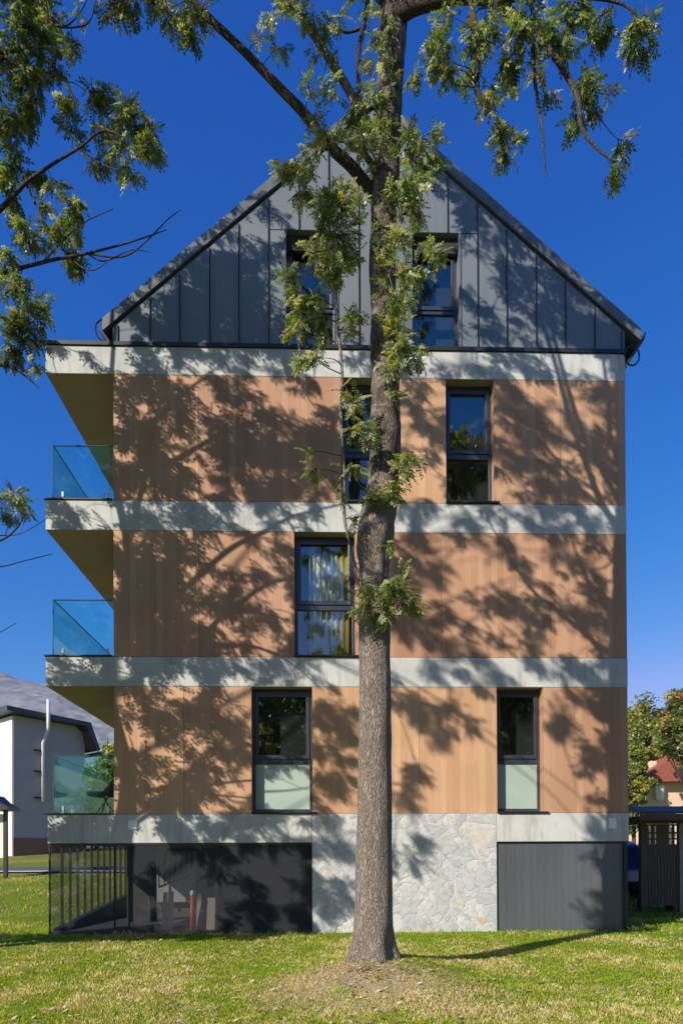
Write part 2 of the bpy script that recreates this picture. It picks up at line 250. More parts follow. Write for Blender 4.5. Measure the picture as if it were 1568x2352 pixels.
# ------------------------------------------------------------------ mesh helpers
class MB:
    def __init__(s): s.v = []; s.f = []; s.m = []
    def face(s, pts, mi=0):
        k = len(s.v); s.v += [tuple(p) for p in pts]; s.f.append(tuple(range(k, k+len(pts)))); s.m.append(mi)
    def box(s, x0, x1, y0, y1, z0, z1, mi=0):
        k = len(s.v); s.v += [(x0, y0, z0), (x1, y0, z0), (x1, y1, z0), (x0, y1, z0), (x0, y0, z1), (x1, y0, z1), (x1, y1, z1), (x0, y1, z1)]
        for q in ((0, 3, 2, 1), (4, 5, 6, 7), (0, 1, 5, 4), (1, 2, 6, 5), (2, 3, 7, 6), (3, 0, 4, 7)):
            s.f.append(tuple(k+i for i in q)); s.m.append(mi)
    def prism(s, poly, y0, y1, mi=0):       # poly in (x, z), counter-clockwise seen from -y
        n = len(poly); k = len(s.v); s.v += [(x, y0, z) for x, z in poly] + [(x, y1, z) for x, z in poly]
        s.f.append(tuple(range(k, k+n))); s.m.append(mi); s.f.append(tuple(k+n+i for i in reversed(range(n)))); s.m.append(mi)
        for i in range(n):
            j = (i+1) % n; s.f.append((k+i, k+n+i, k+n+j, k+j)); s.m.append(mi)
    def slab(s, poly, z0, z1, mi=0):        # poly in (x, y)
        n = len(poly); k = len(s.v); s.v += [(x, y, z0) for x, y in poly] + [(x, y, z1) for x, y in poly]
        s.f.append(tuple(k+i for i in reversed(range(n)))); s.m.append(mi); s.f.append(tuple(k+n+i for i in range(n))); s.m.append(mi)
        for i in range(n):
            j = (i+1) % n; s.f.append((k+i, k+j, k+n+j, k+n+i)); s.m.append(mi)
    def obox(s, o, ax, ay, az, mi=0):       # oriented box: corner o and three edge vectors
        o, ax, ay, az = map(Vector, (o, ax, ay, az)); k = len(s.v)
        s.v += [tuple(p) for p in (o, o+ax, o+ax+ay, o+ay, o+az, o+ax+az, o+ax+ay+az, o+ay+az)]
        for q in ((0, 3, 2, 1), (4, 5, 6, 7), (0, 1, 5, 4), (1, 2, 6, 5), (2, 3, 7, 6), (3, 0, 4, 7)):
            s.f.append(tuple(k+i for i in q)); s.m.append(mi)
    def tube(s, pts, rad, n=8, mi=0, wob=0, cap=True):
        pts = [Vector(p) for p in pts]; k0 = len(s.v); up = None; rings = []
        for i, p in enumerate(pts):
            t = (pts[min(i+1, len(pts)-1)] - pts[max(i-1, 0)]).normalized()
            if up is None:
                up = t.orthogonal().normalized()
            else:
                up = (up - t*up.dot(t)); up = up.normalized() if up.length > 1e-6 else t.orthogonal().normalized()
            bi = t.cross(up); r = rad[i] if hasattr(rad, '__len__') else rad; ring = []
            for j in range(n):
                a = 2*math.pi*j/n; dr = up*math.cos(a) + bi*math.sin(a); rr = r
                if wob: rr = r*(1 + wob*noise.noise(Vector((math.cos(a)*1.7, math.sin(a)*1.7, p.z*1.3))) + .5*wob*noise.noise(Vector((math.cos(a)*4, math.sin(a)*4, p.z*3.1+7))))
                ring.append(len(s.v)); s.v.append(tuple(p + dr*rr))
            rings.append(ring)
        for a, b in zip(rings, rings[1:]):
            for j in range(n):
                s.f.append((a[j], a[(j+1) % n], b[(j+1) % n], b[j])); s.m.append(mi)
        if cap:
            s.f.append(tuple(reversed(rings[0]))); s.m.append(mi); s.f.append(tuple(rings[-1])); s.m.append(mi)
    def build(s, name, mats, parent=None, smooth=False, bevel=0):
        me = bpy.data.meshes.new(name); me.from_pydata(s.v, [], s.f)
        mats = mats if isinstance(mats, (list, tuple)) else [mats]
        for m in mats: me.materials.append(m)
        if len(mats) > 1: me.polygons.foreach_set('material_index', s.m)
        if smooth: me.polygons.foreach_set('use_smooth', [True]*len(s.f))
        me.update(); o = bpy.data.objects.new(name, me); col.objects.link(o)
        if parent:
            o.parent = parent
            if parent.type == 'EMPTY': o.matrix_parent_inverse = Matrix.Translation(parent.location).inverted()
            else: o.matrix_parent_inverse = parent.matrix_parent_inverse.copy(); o.matrix_parent_inverse = Matrix.Identity(4)
        if bevel:
            md = o.modifiers.new('bevel', 'BEVEL'); md.width = bevel; md.segments = 2; md.limit_method = 'ANGLE'
        return o
def npmesh(name, V, Fq, mats, mi, parent=None):  # V (n,3), Fq (m,k)
    me = bpy.data.meshes.new(name); k = Fq.shape[1]
    me.vertices.add(len(V)); me.vertices.foreach_set('co', V.astype(np.float32).ravel())
    me.loops.add(Fq.size); me.loops.foreach_set('vertex_index', Fq.astype(np.int32).ravel())
    me.polygons.add(len(Fq)); me.polygons.foreach_set('loop_start', np.arange(len(Fq), dtype=np.int32)*k)
    for m in mats: me.materials.append(m)
    me.polygons.foreach_set('material_index', mi.astype(np.int32)); me.update(calc_edges=True); me.validate()
    o = bpy.data.objects.new(name, me); col.objects.link(o)
    if parent: o.parent = parent; o.matrix_parent_inverse = Matrix.Translation(parent.location).inverted()
    return o
def empty(name, loc):
    o = bpy.data.objects.new(name, None); o.location = loc; o.empty_display_size = .3; col.objects.link(o); return o
def tag(o, label=None, cat=None, group=None, kind=None):
    if label: o['label'] = label
    if cat: o['category'] = cat
    if group: o['group'] = group
    if kind: o['kind'] = kind
    return o
def catmull(pts, n=6):
    pts = [Vector(p) for p in pts]; out = []
    for i in range(len(pts)-1):
        p0, p1, p2, p3 = pts[max(i-1, 0)], pts[i], pts[i+1], pts[min(i+2, len(pts)-1)]
        for j in range(n):
            t = j/n; out.append(.5*((2*p1) + (p2-p0)*t + (2*p0-5*p1+4*p2-p3)*t*t + (3*p1-p0-3*p2+p3)*t**3))
    out.append(pts[-1]); return out
def lerp_list(r, n):
    out = []
    for i in range(len(r)-1):
        for j in range(n): out.append(r[i] + (r[i+1]-r[i])*j/n)
    out.append(r[-1]); return out

# ------------------------------------------------------------------ terrain
TREE = Vector((.60, 8.2, 0))
def sstep(a, b, x): t = min(1, max(0, (x-a)/(b-a))); return t*t*(3-2*t)
def ground(x, y):
    z = .10 - .05*sstep(12, 7, y)
    z += .27*math.exp(-((x-TREE.x)**2 + (y-TREE.y)**2)/(2*.85**2))
    z += .03*noise.noise(Vector((x*.5, y*.5, 0)))*sstep(13.0, 11.5, y) + .03*noise.noise(Vector((x*.8, y*.8, 4)))*sstep(15, 18, y)
    inside = sstep(-5.6, -5.25, x)*sstep(6.6, 6.1, x)*sstep(28, 26, y)
    rise = .1*max(0, y-16)
    if y > 36: rise = 2.0 + .02*(min(y, 140)-36)
    z += rise*(1-inside)
    return z
def gridc(lo, hi, stops):
    a = []
    for s0, s1, d in stops:
        n = int(round((s1-s0)/d)); a += [s0 + d*i for i in range(n)]
    a.append(stops[-1][1]); return a
xs = gridc(0, 0, [(-1600, -200, 200), (-200, -40, 20), (-40, -10, 2), (-10, 10, .2), (10, 40, 2), (40, 200, 20), (200, 1600, 200)])
ys = gridc(0, 0, [(-900, -100, 200), (-100, -10, 10), (-10, 4, 1), (4, 14, .2), (14, 30, .5), (30, 60, 2), (60, 200, 20), (200, 1600, 200)])
mb = MB()
for y in ys:
    for x in xs: mb.v.append((x, y, ground(x, y)))
nx = len(xs)
for j in range(len(ys)-1):
    for i in range(nx-1): mb.f.append((j*nx+i, j*nx+i+1, (j+1)*nx+i+1, (j+1)*nx+i)); mb.m.append(0)
tag(mb.build('lawn', MAT['lawn'], smooth=True), kind='structure')

# ------------------------------------------------------------------ grass, fallen leaves (uncountable)
def scatter(n, ymin, ymax, xm):
    out = []
    while len(out) < n:
        u = random.random(); y = 1/(1/ymin + u*(1/ymax - 1/ymin)); w = y*.56+.4
        x = random.uniform(-w, w)
        if y > 12.96 and -5.3 < x < 6.0: continue
        out.append((x, y))
    return out
def blades():
    P = scatter(190000, 5.6, 15.2, 1) + [(-random.uniform(5.3, 14), random.uniform(13, 25)) for _ in range(14000)] + [(random.uniform(6.0, 10), random.uniform(13, 20)) for _ in range(7000)]
    weeds = len(P)
    for cx_, cy_ in scatter(170, 5.7, 12.4, 1):             # low broad-leaved weeds in the turf
        P += [(cx_ + random.gauss(0, .05), cy_ + random.gauss(0, .05)) for _ in range(random.randint(8, 26))]
    n = len(P); V = np.zeros((n, 4, 3)); mi = np.zeros(n, int)
    for i, (x, y) in enumerate(P):
        dt = math.hypot(x-.45, (y-7.3)*1.0); nz = noise.noise(Vector((x*.7, y*.7, 3))) + .55*noise.noise(Vector((x*2.6, y*2.6, 9))) + .5*noise.noise(Vector((x*7, y*7, 5)))
        bare = max(0, 1 - dt/1.35) + max(0, 1 - math.hypot(x-1.9, (y-6.3))/1.2)*.5 + max(0, 1 - math.hypot(x+1.3, (y-6.6))/1.0)*.35 + max(0, nz-.55)*.8
        h = random.uniform(.010, .034)*(1 + 1.1*max(0, nz))*(1.0 + 1.6*sstep(12.2, 12.95, y)*random.random()**2); wd = random.uniform(.003, .0055)*max(1, y/6.5)
        if random.random() < bare*1.1: h *= .4
        z = ground(x, y); a = random.uniform(0, 6.283); l = random.uniform(.2, 1.0)*h
        if i >= weeds: wd = random.uniform(.008, .014); h = random.uniform(.02, .045); l = h*random.uniform(.8, 1.4); nz = -.3; bare = 0
        ca, sa = math.cos(a), math.sin(a); b = random.uniform(0, 6.283); cx, sx = math.cos(b)*l, math.sin(b)*l
        V[i] = ((x-ca*wd, y-sa*wd, z-.005), (x+ca*wd, y+sa*wd, z-.005), (x+ca*wd*.7+cx*.45, y+sa*wd*.7+sx*.45, z+h*.62), (x+cx, y+sx, z+h))
        r = random.random() + nz*.85 - .35*sstep(10.8, 12.6, y) + bare*.5 + .07
        mi[i] = 0 if r < .42 else (1 if r < .88 else 2)
    Fq = np.arange(n*4).reshape(n, 4)
    return npmesh('grass', V.reshape(-1, 3), Fq, [MAT['grass_a'], MAT['grass_b'], MAT['grass_c']], mi)
tag(blades(), 'short lawn grass, green by the house and yellowed in the foreground', 'grass', kind='stuff')
def litter():
    V = []; mi = []
    def flake(x, y, s, m):
        z = ground(x, y) + random.uniform(.012, .035); a = random.uniform(0, 6.283); t = random.uniform(-.5, .5); t2 = random.uniform(-.4, .4)
        u = Vector((math.cos(a), math.sin(a), t))*s; v = Vector((-math.sin(a), math.cos(a), t2))*s*.45; p = Vector((x, y, z))
        V.append([p-u, p+v*1.0-u*.1, p+u, p-v-u*.1]); mi.append(m)
    for x, y in scatter(1300, 5.7, 12.7, 1):
        flake(x, y, random.uniform(.014, .046), 0 if random.random() < .45 else (1 if random.random() < .9 else 2))
    for _ in range(1500):
        r = abs(random.gauss(0, 1.05)); a = random.uniform(0, 6.283); x = .45 + r*math.cos(a)*1.2; y = 7.6 + r*math.sin(a)*.9
        if y > 5.7: flake(x, y, random.uniform(.010, .026), 0 if random.random() < .6 else 1)
    c = at(820, 2303, 6.75)
    for _ in range(26): flake(c.x + random.gauss(0, .05), 6.75 + random.gauss(0, .05), random.uniform(.012, .02), 2)
    V = np.array([[tuple(p) for p in q] for q in V]); n = len(V)
    return npmesh('fallen_leaves', V.reshape(-1, 3), np.arange(n*4).reshape(n, 4), [MAT['dry_a'], MAT['dry_b'], MAT['dry_c']], np.array(mi))
tag(litter(), 'brown and yellow fallen leaves scattered on the grass round the ash', 'leaves', kind='stuff')

# ------------------------------------------------------------------ the apartment building
L_, Rt, SL = -3.934, 5.89, -5.20
T = [2.37, 5.36, 8.33]; B = [1.82, 4.79, 7.754, 10.733]; TOP4 = 11.27
bld = empty('apartment_building', (1, F, .1))
tag(bld, 'four storey house of orange wood cladding and pale concrete bands under a grey metal gable', 'apartment house')
def part(mb_, name, m, parent=None, **k): return mb_.build(name, m, parent or bld, **k)
def sub(o, parent): o.parent = parent; o.matrix_parent_inverse = Matrix.Identity(4); return o
# concrete slabs
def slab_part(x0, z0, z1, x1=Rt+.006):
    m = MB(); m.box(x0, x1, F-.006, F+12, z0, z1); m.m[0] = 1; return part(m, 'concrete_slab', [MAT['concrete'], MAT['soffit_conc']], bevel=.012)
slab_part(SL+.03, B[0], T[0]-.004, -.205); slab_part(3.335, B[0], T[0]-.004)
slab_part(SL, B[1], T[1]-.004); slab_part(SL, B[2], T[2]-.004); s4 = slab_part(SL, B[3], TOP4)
m = MB(); m.box(SL-.03, Rt+.03, F-.035, F+12.02, TOP4+.002, TOP4+.075); sub(m.build('flashing', MAT['dark']), s4)
for z in T:                                  # thin drip edge on the balcony edges
    m = MB(); m.box(SL-.03, L_-.02, F-.03, F+12, z-.002, z+.022); part(m, 'balcony_edging', MAT['dark'])
# wood cladding, storey by storey, split at windows and joints
rows = [(T[0], B[1], [L_, -2.62, -1.34, '|', -.19, 1.85, 3.35, '|', 4.236, Rt]),
        (T[1], B[2], [L_, -2.33, -.515, '|', .64, 2.29, 4.40, Rt]),
        (T[2], B[3], [L_, -2.33, .392, '|', 1.513, 2.404, '|', 3.33, 4.62, Rt])]
for z0, z1, xs_ in rows:
    i = 0
    while i < len(xs_)-1:
        a = xs_[i]; b_ = xs_[i+1]
        if b_ == '|': i += 2; continue
        g0 = .003; m = MB(); m.box(a+g0, b_-g0, F, F+.5, z0+.002, z1-.002); part(m, 'cladding_panel', MAT['wood']); i += 1
# dark inner body that closes the house
AX, AZ, SLP = 1.02, 16.22, .866
def rz(x, off=0): return AZ - off - SLP*abs(x-AX)
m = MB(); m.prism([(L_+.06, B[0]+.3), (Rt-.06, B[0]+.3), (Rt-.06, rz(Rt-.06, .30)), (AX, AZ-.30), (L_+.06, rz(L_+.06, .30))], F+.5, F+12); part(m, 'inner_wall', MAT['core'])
for a, b_ in ((L_, L_+.05), (Rt-.05, Rt)): m = MB(); m.box(a, b_, F+.501, F+12, T[0], B[3]); part(m, 'side_wall', MAT['wood'])
# gable cladding in standing seam sheets
seams = [L_ + .09, -3.234, -2.673, -2.103, -1.55, -.985, -.40, .17, .742, 1.31, 1.885, 2.457, 3.03, 3.595, 4.165, 4.735, 5.305, Rt-.06]
GW = [(-.65, .31), (1.77, 2.675)]; GZ0, GZ1 = TOP4+.075, 13.56
gm = MB(); ed = sorted(set([L_, Rt, AX] + [w for p in GW for w in p] + seams))
for a, b_ in zip(ed, ed[1:]):
    mid = (a+b_)/2; z0 = GZ0
    if any(w0 < mid < w1 for w0, w1 in GW): z0 = GZ1
    gm.prism([(a, z0), (b_, z0), (b_, rz(b_, .29)), (a, rz(a, .29))], F, F+.5)
sm = gm
for x in seams:
    z0 = GZ0+.01
    if any(w0-.005 < x < w1+.005 for w0, w1 in GW): z0 = GZ1+.02
    if rz(x, .34) - z0 > .15: sm.box(x-.008, x+.008, F-.028, F-.001, z0, rz(x, .34), 1)
sm.box(-.97, .73, F-.006, F-.001, GZ1+.0, GZ1+.012, 1); sm.box(1.32, 3.02, F-.006, F-.001, GZ1+.0, GZ1+.012, 1)
gable = part(gm, 'gable_cladding', [MAT['zinc'], MAT['dark']])
# roof with folded verge and gutters
EL, ER = -4.12, 6.20
m = MB(); m.prism([(EL, rz(EL)-.02), (AX, AZ-.02), (ER, rz(ER)-.02), (ER, rz(ER)-.20), (AX, AZ-.22), (EL, rz(EL)-.20)], F+.005, F+12.1); roof = part(m, 'roof', MAT['zinc'])
vm = MB()
for sgn, xe in ((-1, EL), (1, ER)):
    n = 8
    for k in range(n):                       # verge sheets, each lapping the next
        xa = AX + (xe-AX)*k/n; xb = AX + (xe-AX)*(k+1)/n; o = .004*(k % 2)
        pl = [(xa, rz(xa)), (xb, rz(xb)), (xb, rz(xb)-.235), (xa, rz(xa)-.235)]
        vm.prism(pl if sgn < 0 else pl[::-1], F-.045-o, F+.004)
sub(vm.build('verge', MAT['verge']), roof)
for xe, s in ((EL, -1), (ER, 1)):
    z = rz(xe); gt = MB()
    gt.prism([(xe-s*.02, z-.26), (xe+s*.09, z-.04), (xe+s*.11, z-.02), (xe+s*.06, z-.20), (xe-s*.14, z-.50), (xe-s*.24, z-.56)][::-s], F-.02, F+12.1)
    sub(gt.build('gutter', MAT['dark']), roof)
for xe, s, rr in ((Rt, 1, .14), (EL-.02, -1, .13)):   # loose lightning cable hanging in a loop
    cb = MB(); c = Vector((xe + s*.13, F-.03, 11.22)) if s > 0 else Vector((xe-.06, F-.03, 11.62))
    pts = [c + Vector((rr*1.0*math.cos(a), 0, rr*1.35*math.sin(a))) for a in [math.pi*(1.25 + 1.75*i/20)*1 for i in range(21)]] if s > 0 else [Vector((xe+.02, F-.02, 11.78)), Vector((xe-.10, F-.02, 11.68)), Vector((xe-.11, F-.02, 11.52)), Vector((xe-.05, F-.02, 11.40)), Vector((xe+.05, F-.02, 11.34))]
    cb.tube(catmull(pts, 3), .016, 6); part(cb, 'cable_loop', MAT['dark'])
# windows
RC = .20                                     # depth of the reveal
def window(x0, x1, z0, z1, tz, low, up, sill=True, lowmat='blind'):
    f = MB(); y0, y1 = F+RC, F+RC+.08; fw = .055
    f.box(x0, x0+fw, y0, y1, z0, z1); f.box(x1-fw, x1, y0, y1, z0, z1); f.box(x0+fw, x1-fw, y0, y1, z1-.09, z1); f.box(x0+fw, x1-fw, y0, y1, z0, z0+.07)
    f.box(x0+fw, x1-fw, y0, y1, tz[0], tz[1])
    # opening sash, proud of the frame
    a, b_, c, d = x0+fw+.002, x1-fw-.002, tz[1]-.05, z1-.092
    f.box(a, a+.06, y0-.022, y0-.002, c, d); f.box(b_-.06, b_, y0-.022, y0-.002, c, d); f.box(a+.06, b_-.06, y0-.022, y0-.002, d-.06, d); f.box(a+.06, b_-.06, y0-.022, y0-.002, c, c+.075)
    w = part(f, 'window', MAT['frame'], bevel=.004)
    p = MB(); p.box(x0+fw, x1-fw, y0+.03, y0+.045, tz[1], z1-.09); sub(p.build('pane', MAT['glass']), w)
    if low == 'panel':
        p = MB(); p.box(x0+fw, x1-fw, y0+.020, y0+.045, z0+.07, tz[0]); sub(p.build('infill_panel', MAT['panelglass']), w)
    else:
        p = MB(); p.box(x0+fw, x1-fw, y0+.03, y0+.045, z0+.07, tz[0]); sub(p.build('pane', MAT['glass']), w)
    if up == 'curtain':
        k = MB(); n = 40; a, b_ = x0+.28, x1-.09
        for i in range(n):
            u0, u1 = a+(b_-a)*i/n, a+(b_-a)*(i+1)/n; s0, s1 = .02*math.sin(i*1.1), .02*math.sin((i+1)*1.1)
            k.face([(u0, y1+.08+s0, z0+.03), (u1, y1+.08+s1, z0+.03), (u1, y1+.08+s1, z1-.1), (u0, y1+.08+s0, z1-.1)], 1 if i > 26 else 0)
        cu = k.build('curtain', [MAT['curtain'], MAT['yellowc']], smooth=True); md = cu.modifiers.new('thick', 'SOLIDIFY'); md.thickness = .004; sub(cu, w)
    if sill:
        s = MB(); s.box(x0-.01, x1+.09, F-.05, F+RC-.001, z0-.028, z0-.001); sub(s.build('sill', MAT['dark']), w)
    return w
m, nt, b = new_mat('pale_glass_panel')
b.inputs['Base Color'].default_value = (.36, .45, .39, 1); b.inputs['Roughness'].default_value = .35; b.inputs['Coat Weight'].default_value = .6; b.inputs['Coat Roughness'].default_value = .02
nz = nd(nt, 'ShaderNodeTexNoise', Scale=1.5); nt.links.new(coords(nt), nz.inputs['Vector']); nt.links.new(ramp(nt, nz.outputs[0], [(.3, (.33, .42, .36)), (.7, (.40, .49, .42))]), b.inputs['Base Color'])
MAT['panelglass'] = m
for (x0, x1, z0, z1, low, up) in [(-1.34, -.19, T[0]+.03, B[1], 'panel', None), (3.35, 4.236, T[0]+.03, B[1], 'panel', None), (-.515, .64, T[1]+.03, B[2], 'clear', 'curtain'), (.392, 1.513, T[2]+.03, B[3], 'clear', None), (2.404, 3.33, T[2]+.03, B[3], 'clear', None)]:
    window(x0, x1, z0, z1, (z0+.94, z0+1.09), low, up)
for x0, x1 in GW: window(x0, x1, GZ0+.03, GZ1, (GZ0+.80, GZ0+.92), 'clear', None, sill=False)
for x0, x1 in GW:                           # metal lined jambs and shutter boxes of the attic windows
    for a in (x0-.035, x1): gj = MB(); gj.box(a, a+.035, F-.02, F-.001, GZ0+.01, GZ1+.03); part(gj, 'window_trim', MAT['verge'])
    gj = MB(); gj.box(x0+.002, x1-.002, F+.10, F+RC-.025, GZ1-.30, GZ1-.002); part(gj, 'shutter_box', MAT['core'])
# glass balustrades
for z, zt in ((T[0], 3.47), (T[1], 6.43), (T[2], 9.37)):
    g = MB(); g.box(-5.058, L_-.02, F+.03, F+.046, z+.03, zt); g.box(-5.074, -5.059, F+.03, F+9.5, z+.03, zt)
    bo = part(g, 'glass_balustrade', MAT['balglass'])
    e = MB(); e.box(-5.06, L_-.02, F+.026, F+.050, zt, zt+.018); e.box(-5.078, -5.061, F+.026, F+9.5, zt, zt+.018); e.box(-5.080, -5.062, F+.022, F+.029, z+.03, zt); sub(e.build('glass_edge', MAT['glassedge']), bo)
    for x in (-4.89, -4.05):
        c = MB(); c.box(x-.018, x+.018, F+.012, F+.0295, z+.022, z+.16); c.box(x-.018, x+.018, F+.0465, F+.064, z+.022, z+.16); sub(c.build('clamp', MAT['steel']), bo)
    for y in (F+1, F+3, F+5, F+7): c = MB(); c.box(-5.09, -5.0745, y-.018, y+.018, z+.022, z+.16); c.box(-5.0585, -5.04, y-.018, y+.018, z+.022, z+.16); sub(c.build('clamp', MAT['steel']), bo)
# ground storey: stone, metal door, screen, ramp
m = MB(); m.box(-.20, 3.325, F-.004, F+.5, -.3, T[0]-.003); part(m, 'stone_wall', MAT['stone'])
pm = MB(); pm.box(3.335, 5.80, F+.06, F+.5, -.3, B[0]-.035)
x = 3.37
while x < 5.70:                              # vertical boards
    w = random.uniform(.13, .17); pm.box(x, min(x+w-.0025, 5.76), F+.02+random.uniform(0, .004), F+.059, .10, B[0]-.045); x += w
part(pm, 'metal_boarding', MAT['panel'])
m = MB(); m.box(5.80, 5.87, F+.01, F+.08, -.2, B[0]-.002); part(m, 'corner_post', MAT['dark'])
m = MB(); m.box(3.328, 3.334, F+.01, F+.5, -.2, B[0]); m.box(3.3345, 5.799, F+.03, F+.4, B[0]-.034, B[0]-.002); part(m, 'shadow_joint', MAT['dark'])
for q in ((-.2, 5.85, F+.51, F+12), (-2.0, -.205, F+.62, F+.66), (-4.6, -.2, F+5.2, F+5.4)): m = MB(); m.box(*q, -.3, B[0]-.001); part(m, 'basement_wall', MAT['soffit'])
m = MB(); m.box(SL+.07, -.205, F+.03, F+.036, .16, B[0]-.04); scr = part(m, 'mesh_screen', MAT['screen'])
m = MB(); m.box(SL+.04, SL+.069, F+.02, F+.05, .0, B[0]-.001); m.box(SL+.07, -.205, F+.02, F+.05, B[0]-.039, B[0]-.003); m.box(SL+.07, -.205, F+.02, F+.05, .08, .158)
for x in (-3.95, -3.68, -2.04): m.box(x, x+.03, F+.037, F+.06, .16, B[0]-.04)
sub(m.build('screen_frame', MAT['dark']), scr)
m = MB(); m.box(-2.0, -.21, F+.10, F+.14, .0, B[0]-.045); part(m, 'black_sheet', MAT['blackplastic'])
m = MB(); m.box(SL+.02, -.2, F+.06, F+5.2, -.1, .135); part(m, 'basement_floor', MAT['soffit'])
rp = MB(); rp.prism([(0, 0)]*3, 0, 0) if False else None
rp.v += [(-5.16, F+.25, .13), (-5.02, F+.25, .13), (-5.02, F+5.1, .13), (-5.16, F+5.1, .13), (-5.16, F+.25, .20), (-5.02, F+.25, .20), (-5.02, F+5.1, .62), (-5.16, F+5.1, .62)]
for q in ((0, 3, 2, 1), (4, 5, 6, 7), (0, 1, 5, 4), (1, 2, 6, 5), (2, 3, 7, 6), (3, 0, 4, 7)): rp.f.append(q); rp.m.append(0)
rail = part(rp, 'ramp_wall', MAT['dark'])
for k in range(11):
    y = F + .5 + k*.43; m = MB(); zb = .18 + .42*(y-F-.25)/4.85; m.box(-5.115, -5.065, y-.012, y+.012, zb, B[0]-.001); sub(m.build('railing_bar', MAT['dark']), rail)
ir = MB(); y = F+3.6
a, b_ = at(365, 2040, y), at(440, 2012, y)
ir.obox((a.x, y, a.z), b_-a, (0, .05, 0), (0, 0, .05)); rail2 = part(ir, 'ramp_railing', MAT['dark'])
m = MB(); m.obox((a.x, y, B[0]-.12), (b_.x-a.x, 0, 0), (0, .05, 0), (0, 0, .06)); sub(m.build('railing_bar', MAT['dark']), rail2)
for k in range(7):
    t = k/6; p = a + (b_-a)*t; m = MB(); m.box(p.x-.012, p.x+.012, y+.012, y+.036, p.z+.05, B[0]-.12); sub(m.build('railing_bar', MAT['dark']), rail2)
m = MB(); yy = F+5.0; a, b_ = at(355, 1955, yy), at(450, 2035, yy); m.box(a.x, b_.x, yy, yy+.1, .4, B[0]-.1); part(m, 'light_wall', MAT['greypost'])
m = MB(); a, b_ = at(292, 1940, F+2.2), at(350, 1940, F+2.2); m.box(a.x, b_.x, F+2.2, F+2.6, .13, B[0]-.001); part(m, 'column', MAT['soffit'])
for px, py in ((306, 1895), (1405, 1891)):
    c = at(px, py, F); m = MB(); w, h = (.085, .085) if px < 400 else (.075, .10); m.box(c.x-w, c.x+w, F-.022, F-.007, c.z-h, c.z+h); part(m, 'wall_plaque', MAT['white'], bevel=.004)
# things under the slab
def floorz(): return .136
c = at(442, 2100, F+.3); m = MB(); m.tube([(c.x, F+.3, .136), (c.x, F+.3, .80)], .040, 14); m.tube([(c.x, F+.3, .80), (c.x, F+.3, .85), (c.x, F+.3, .91)], [.036, .045, .03], 12, 1)
tag(m.build('orange_post', [MAT['orange'], MAT['white']], smooth=True), 'orange post standing behind the dark mesh screen under the house', 'post')
for px0, px1, h, lab in ((450, 461, .70, 'narrow beige board standing right beside the orange post'), (474, 493, .62, 'wide beige board standing in the dark ramp area right of the narrow board'), (372, 382, .72, 'beige board left of the orange post, farthest left of the boards'), (384, 396, .74, 'beige board behind the mesh between the leftmost board and the orange post')):
    y = F + (.40 if px0 > 400 else .55); a, b_ = at(px0, 2090, y), at(px1, 2090, y); m = MB(); m.obox((a.x, y, .137), (b_.x-a.x, 0, 0), (0, .03, 0), (0, .12, h))
    tag(m.build('beige_board', MAT['board'], bevel=.003), lab, 'board', 'boards behind the mesh screen')
# chair on the lowest balcony
ch = empty('balcony_chair', at(236, 1862, F+1.2)); tag(ch, 'black round bucket chair on thin legs on the lowest balcony', 'chair')
cc = at(232, 1800, F+1.2); sh = MB(); n = 18; rings = 7
cz = 2.895
for i in range(rings+1):
    ph = math.pi*.5*i/rings
    for j in range(n):
        a = 2*math.pi*j/n; hgt = .03 + .50*max(0, math.cos(a - 0.25))**.7
        rr = .36*math.sin(ph) + .04*(i/rings); z = cz - .10 + (1-math.cos(ph))**1.4*(.05+hgt)
        sh.v.append((cc.x+.10 + rr*math.cos(a), F+1.2 + rr*math.sin(a), z))
for i in range(rings):
    for j in range(n): sh.f.append((i*n+j, i*n+(j+1) % n, (i+1)*n+(j+1) % n, (i+1)*n+j)); sh.m.append(0)
so = sh.build('seat', MAT['blackplastic'], ch, smooth=True); md = so.modifiers.new('thick', 'SOLIDIFY'); md.thickness = .03
for a in (.7, 2.3, 3.9, 5.5):
    lg = MB(); lg.tube([(cc.x+.10+.06*math.cos(a+3), F+1.2+.06*math.sin(a+3), cz-.09), (cc.x+.10+.27*math.cos(a), F+1.2+.27*math.sin(a), T[0]+.003)], .012, 8); lg.build('leg', MAT['blackplastic'], ch, smooth=True)

# ------------------------------------------------------------------ foliage machinery
def leaf_template(scale=1.0):                # one pinnate ash leaf, rachis along +x, leaflets as folded diamonds
    V = []
    def leaflet(o, d, ln, w, dz):
        o, d = np.array(o), np.array(d)/np.linalg.norm(d); s = np.array((-d[1], d[0], 0)); tip = o + d*ln + np.array((0, 0, dz))
        V.append([o, o+d*ln*.42+s*w+np.array((0, 0, .006)), tip, o+d*ln*.42-s*w+np.array((0, 0, .006))])
    for k, x in enumerate((.06, .11, .16, .205)):
        for sg in (1, -1): leaflet((x, 0, -.1*x*x*4), (.62, sg, 0), .080, .0200, -.016)
    leaflet((.235, 0, -.03), (1, 0, 0), .088, .0215, -.02)
    V.append([np.array((0, -.0022, 0)), np.array((0, .0022, 0)), np.array((.24, .0014, -.03)), np.array((.24, -.0014, -.03))])
    return np.array(V).reshape(-1, 3)*scale
TPL = leaf_template()
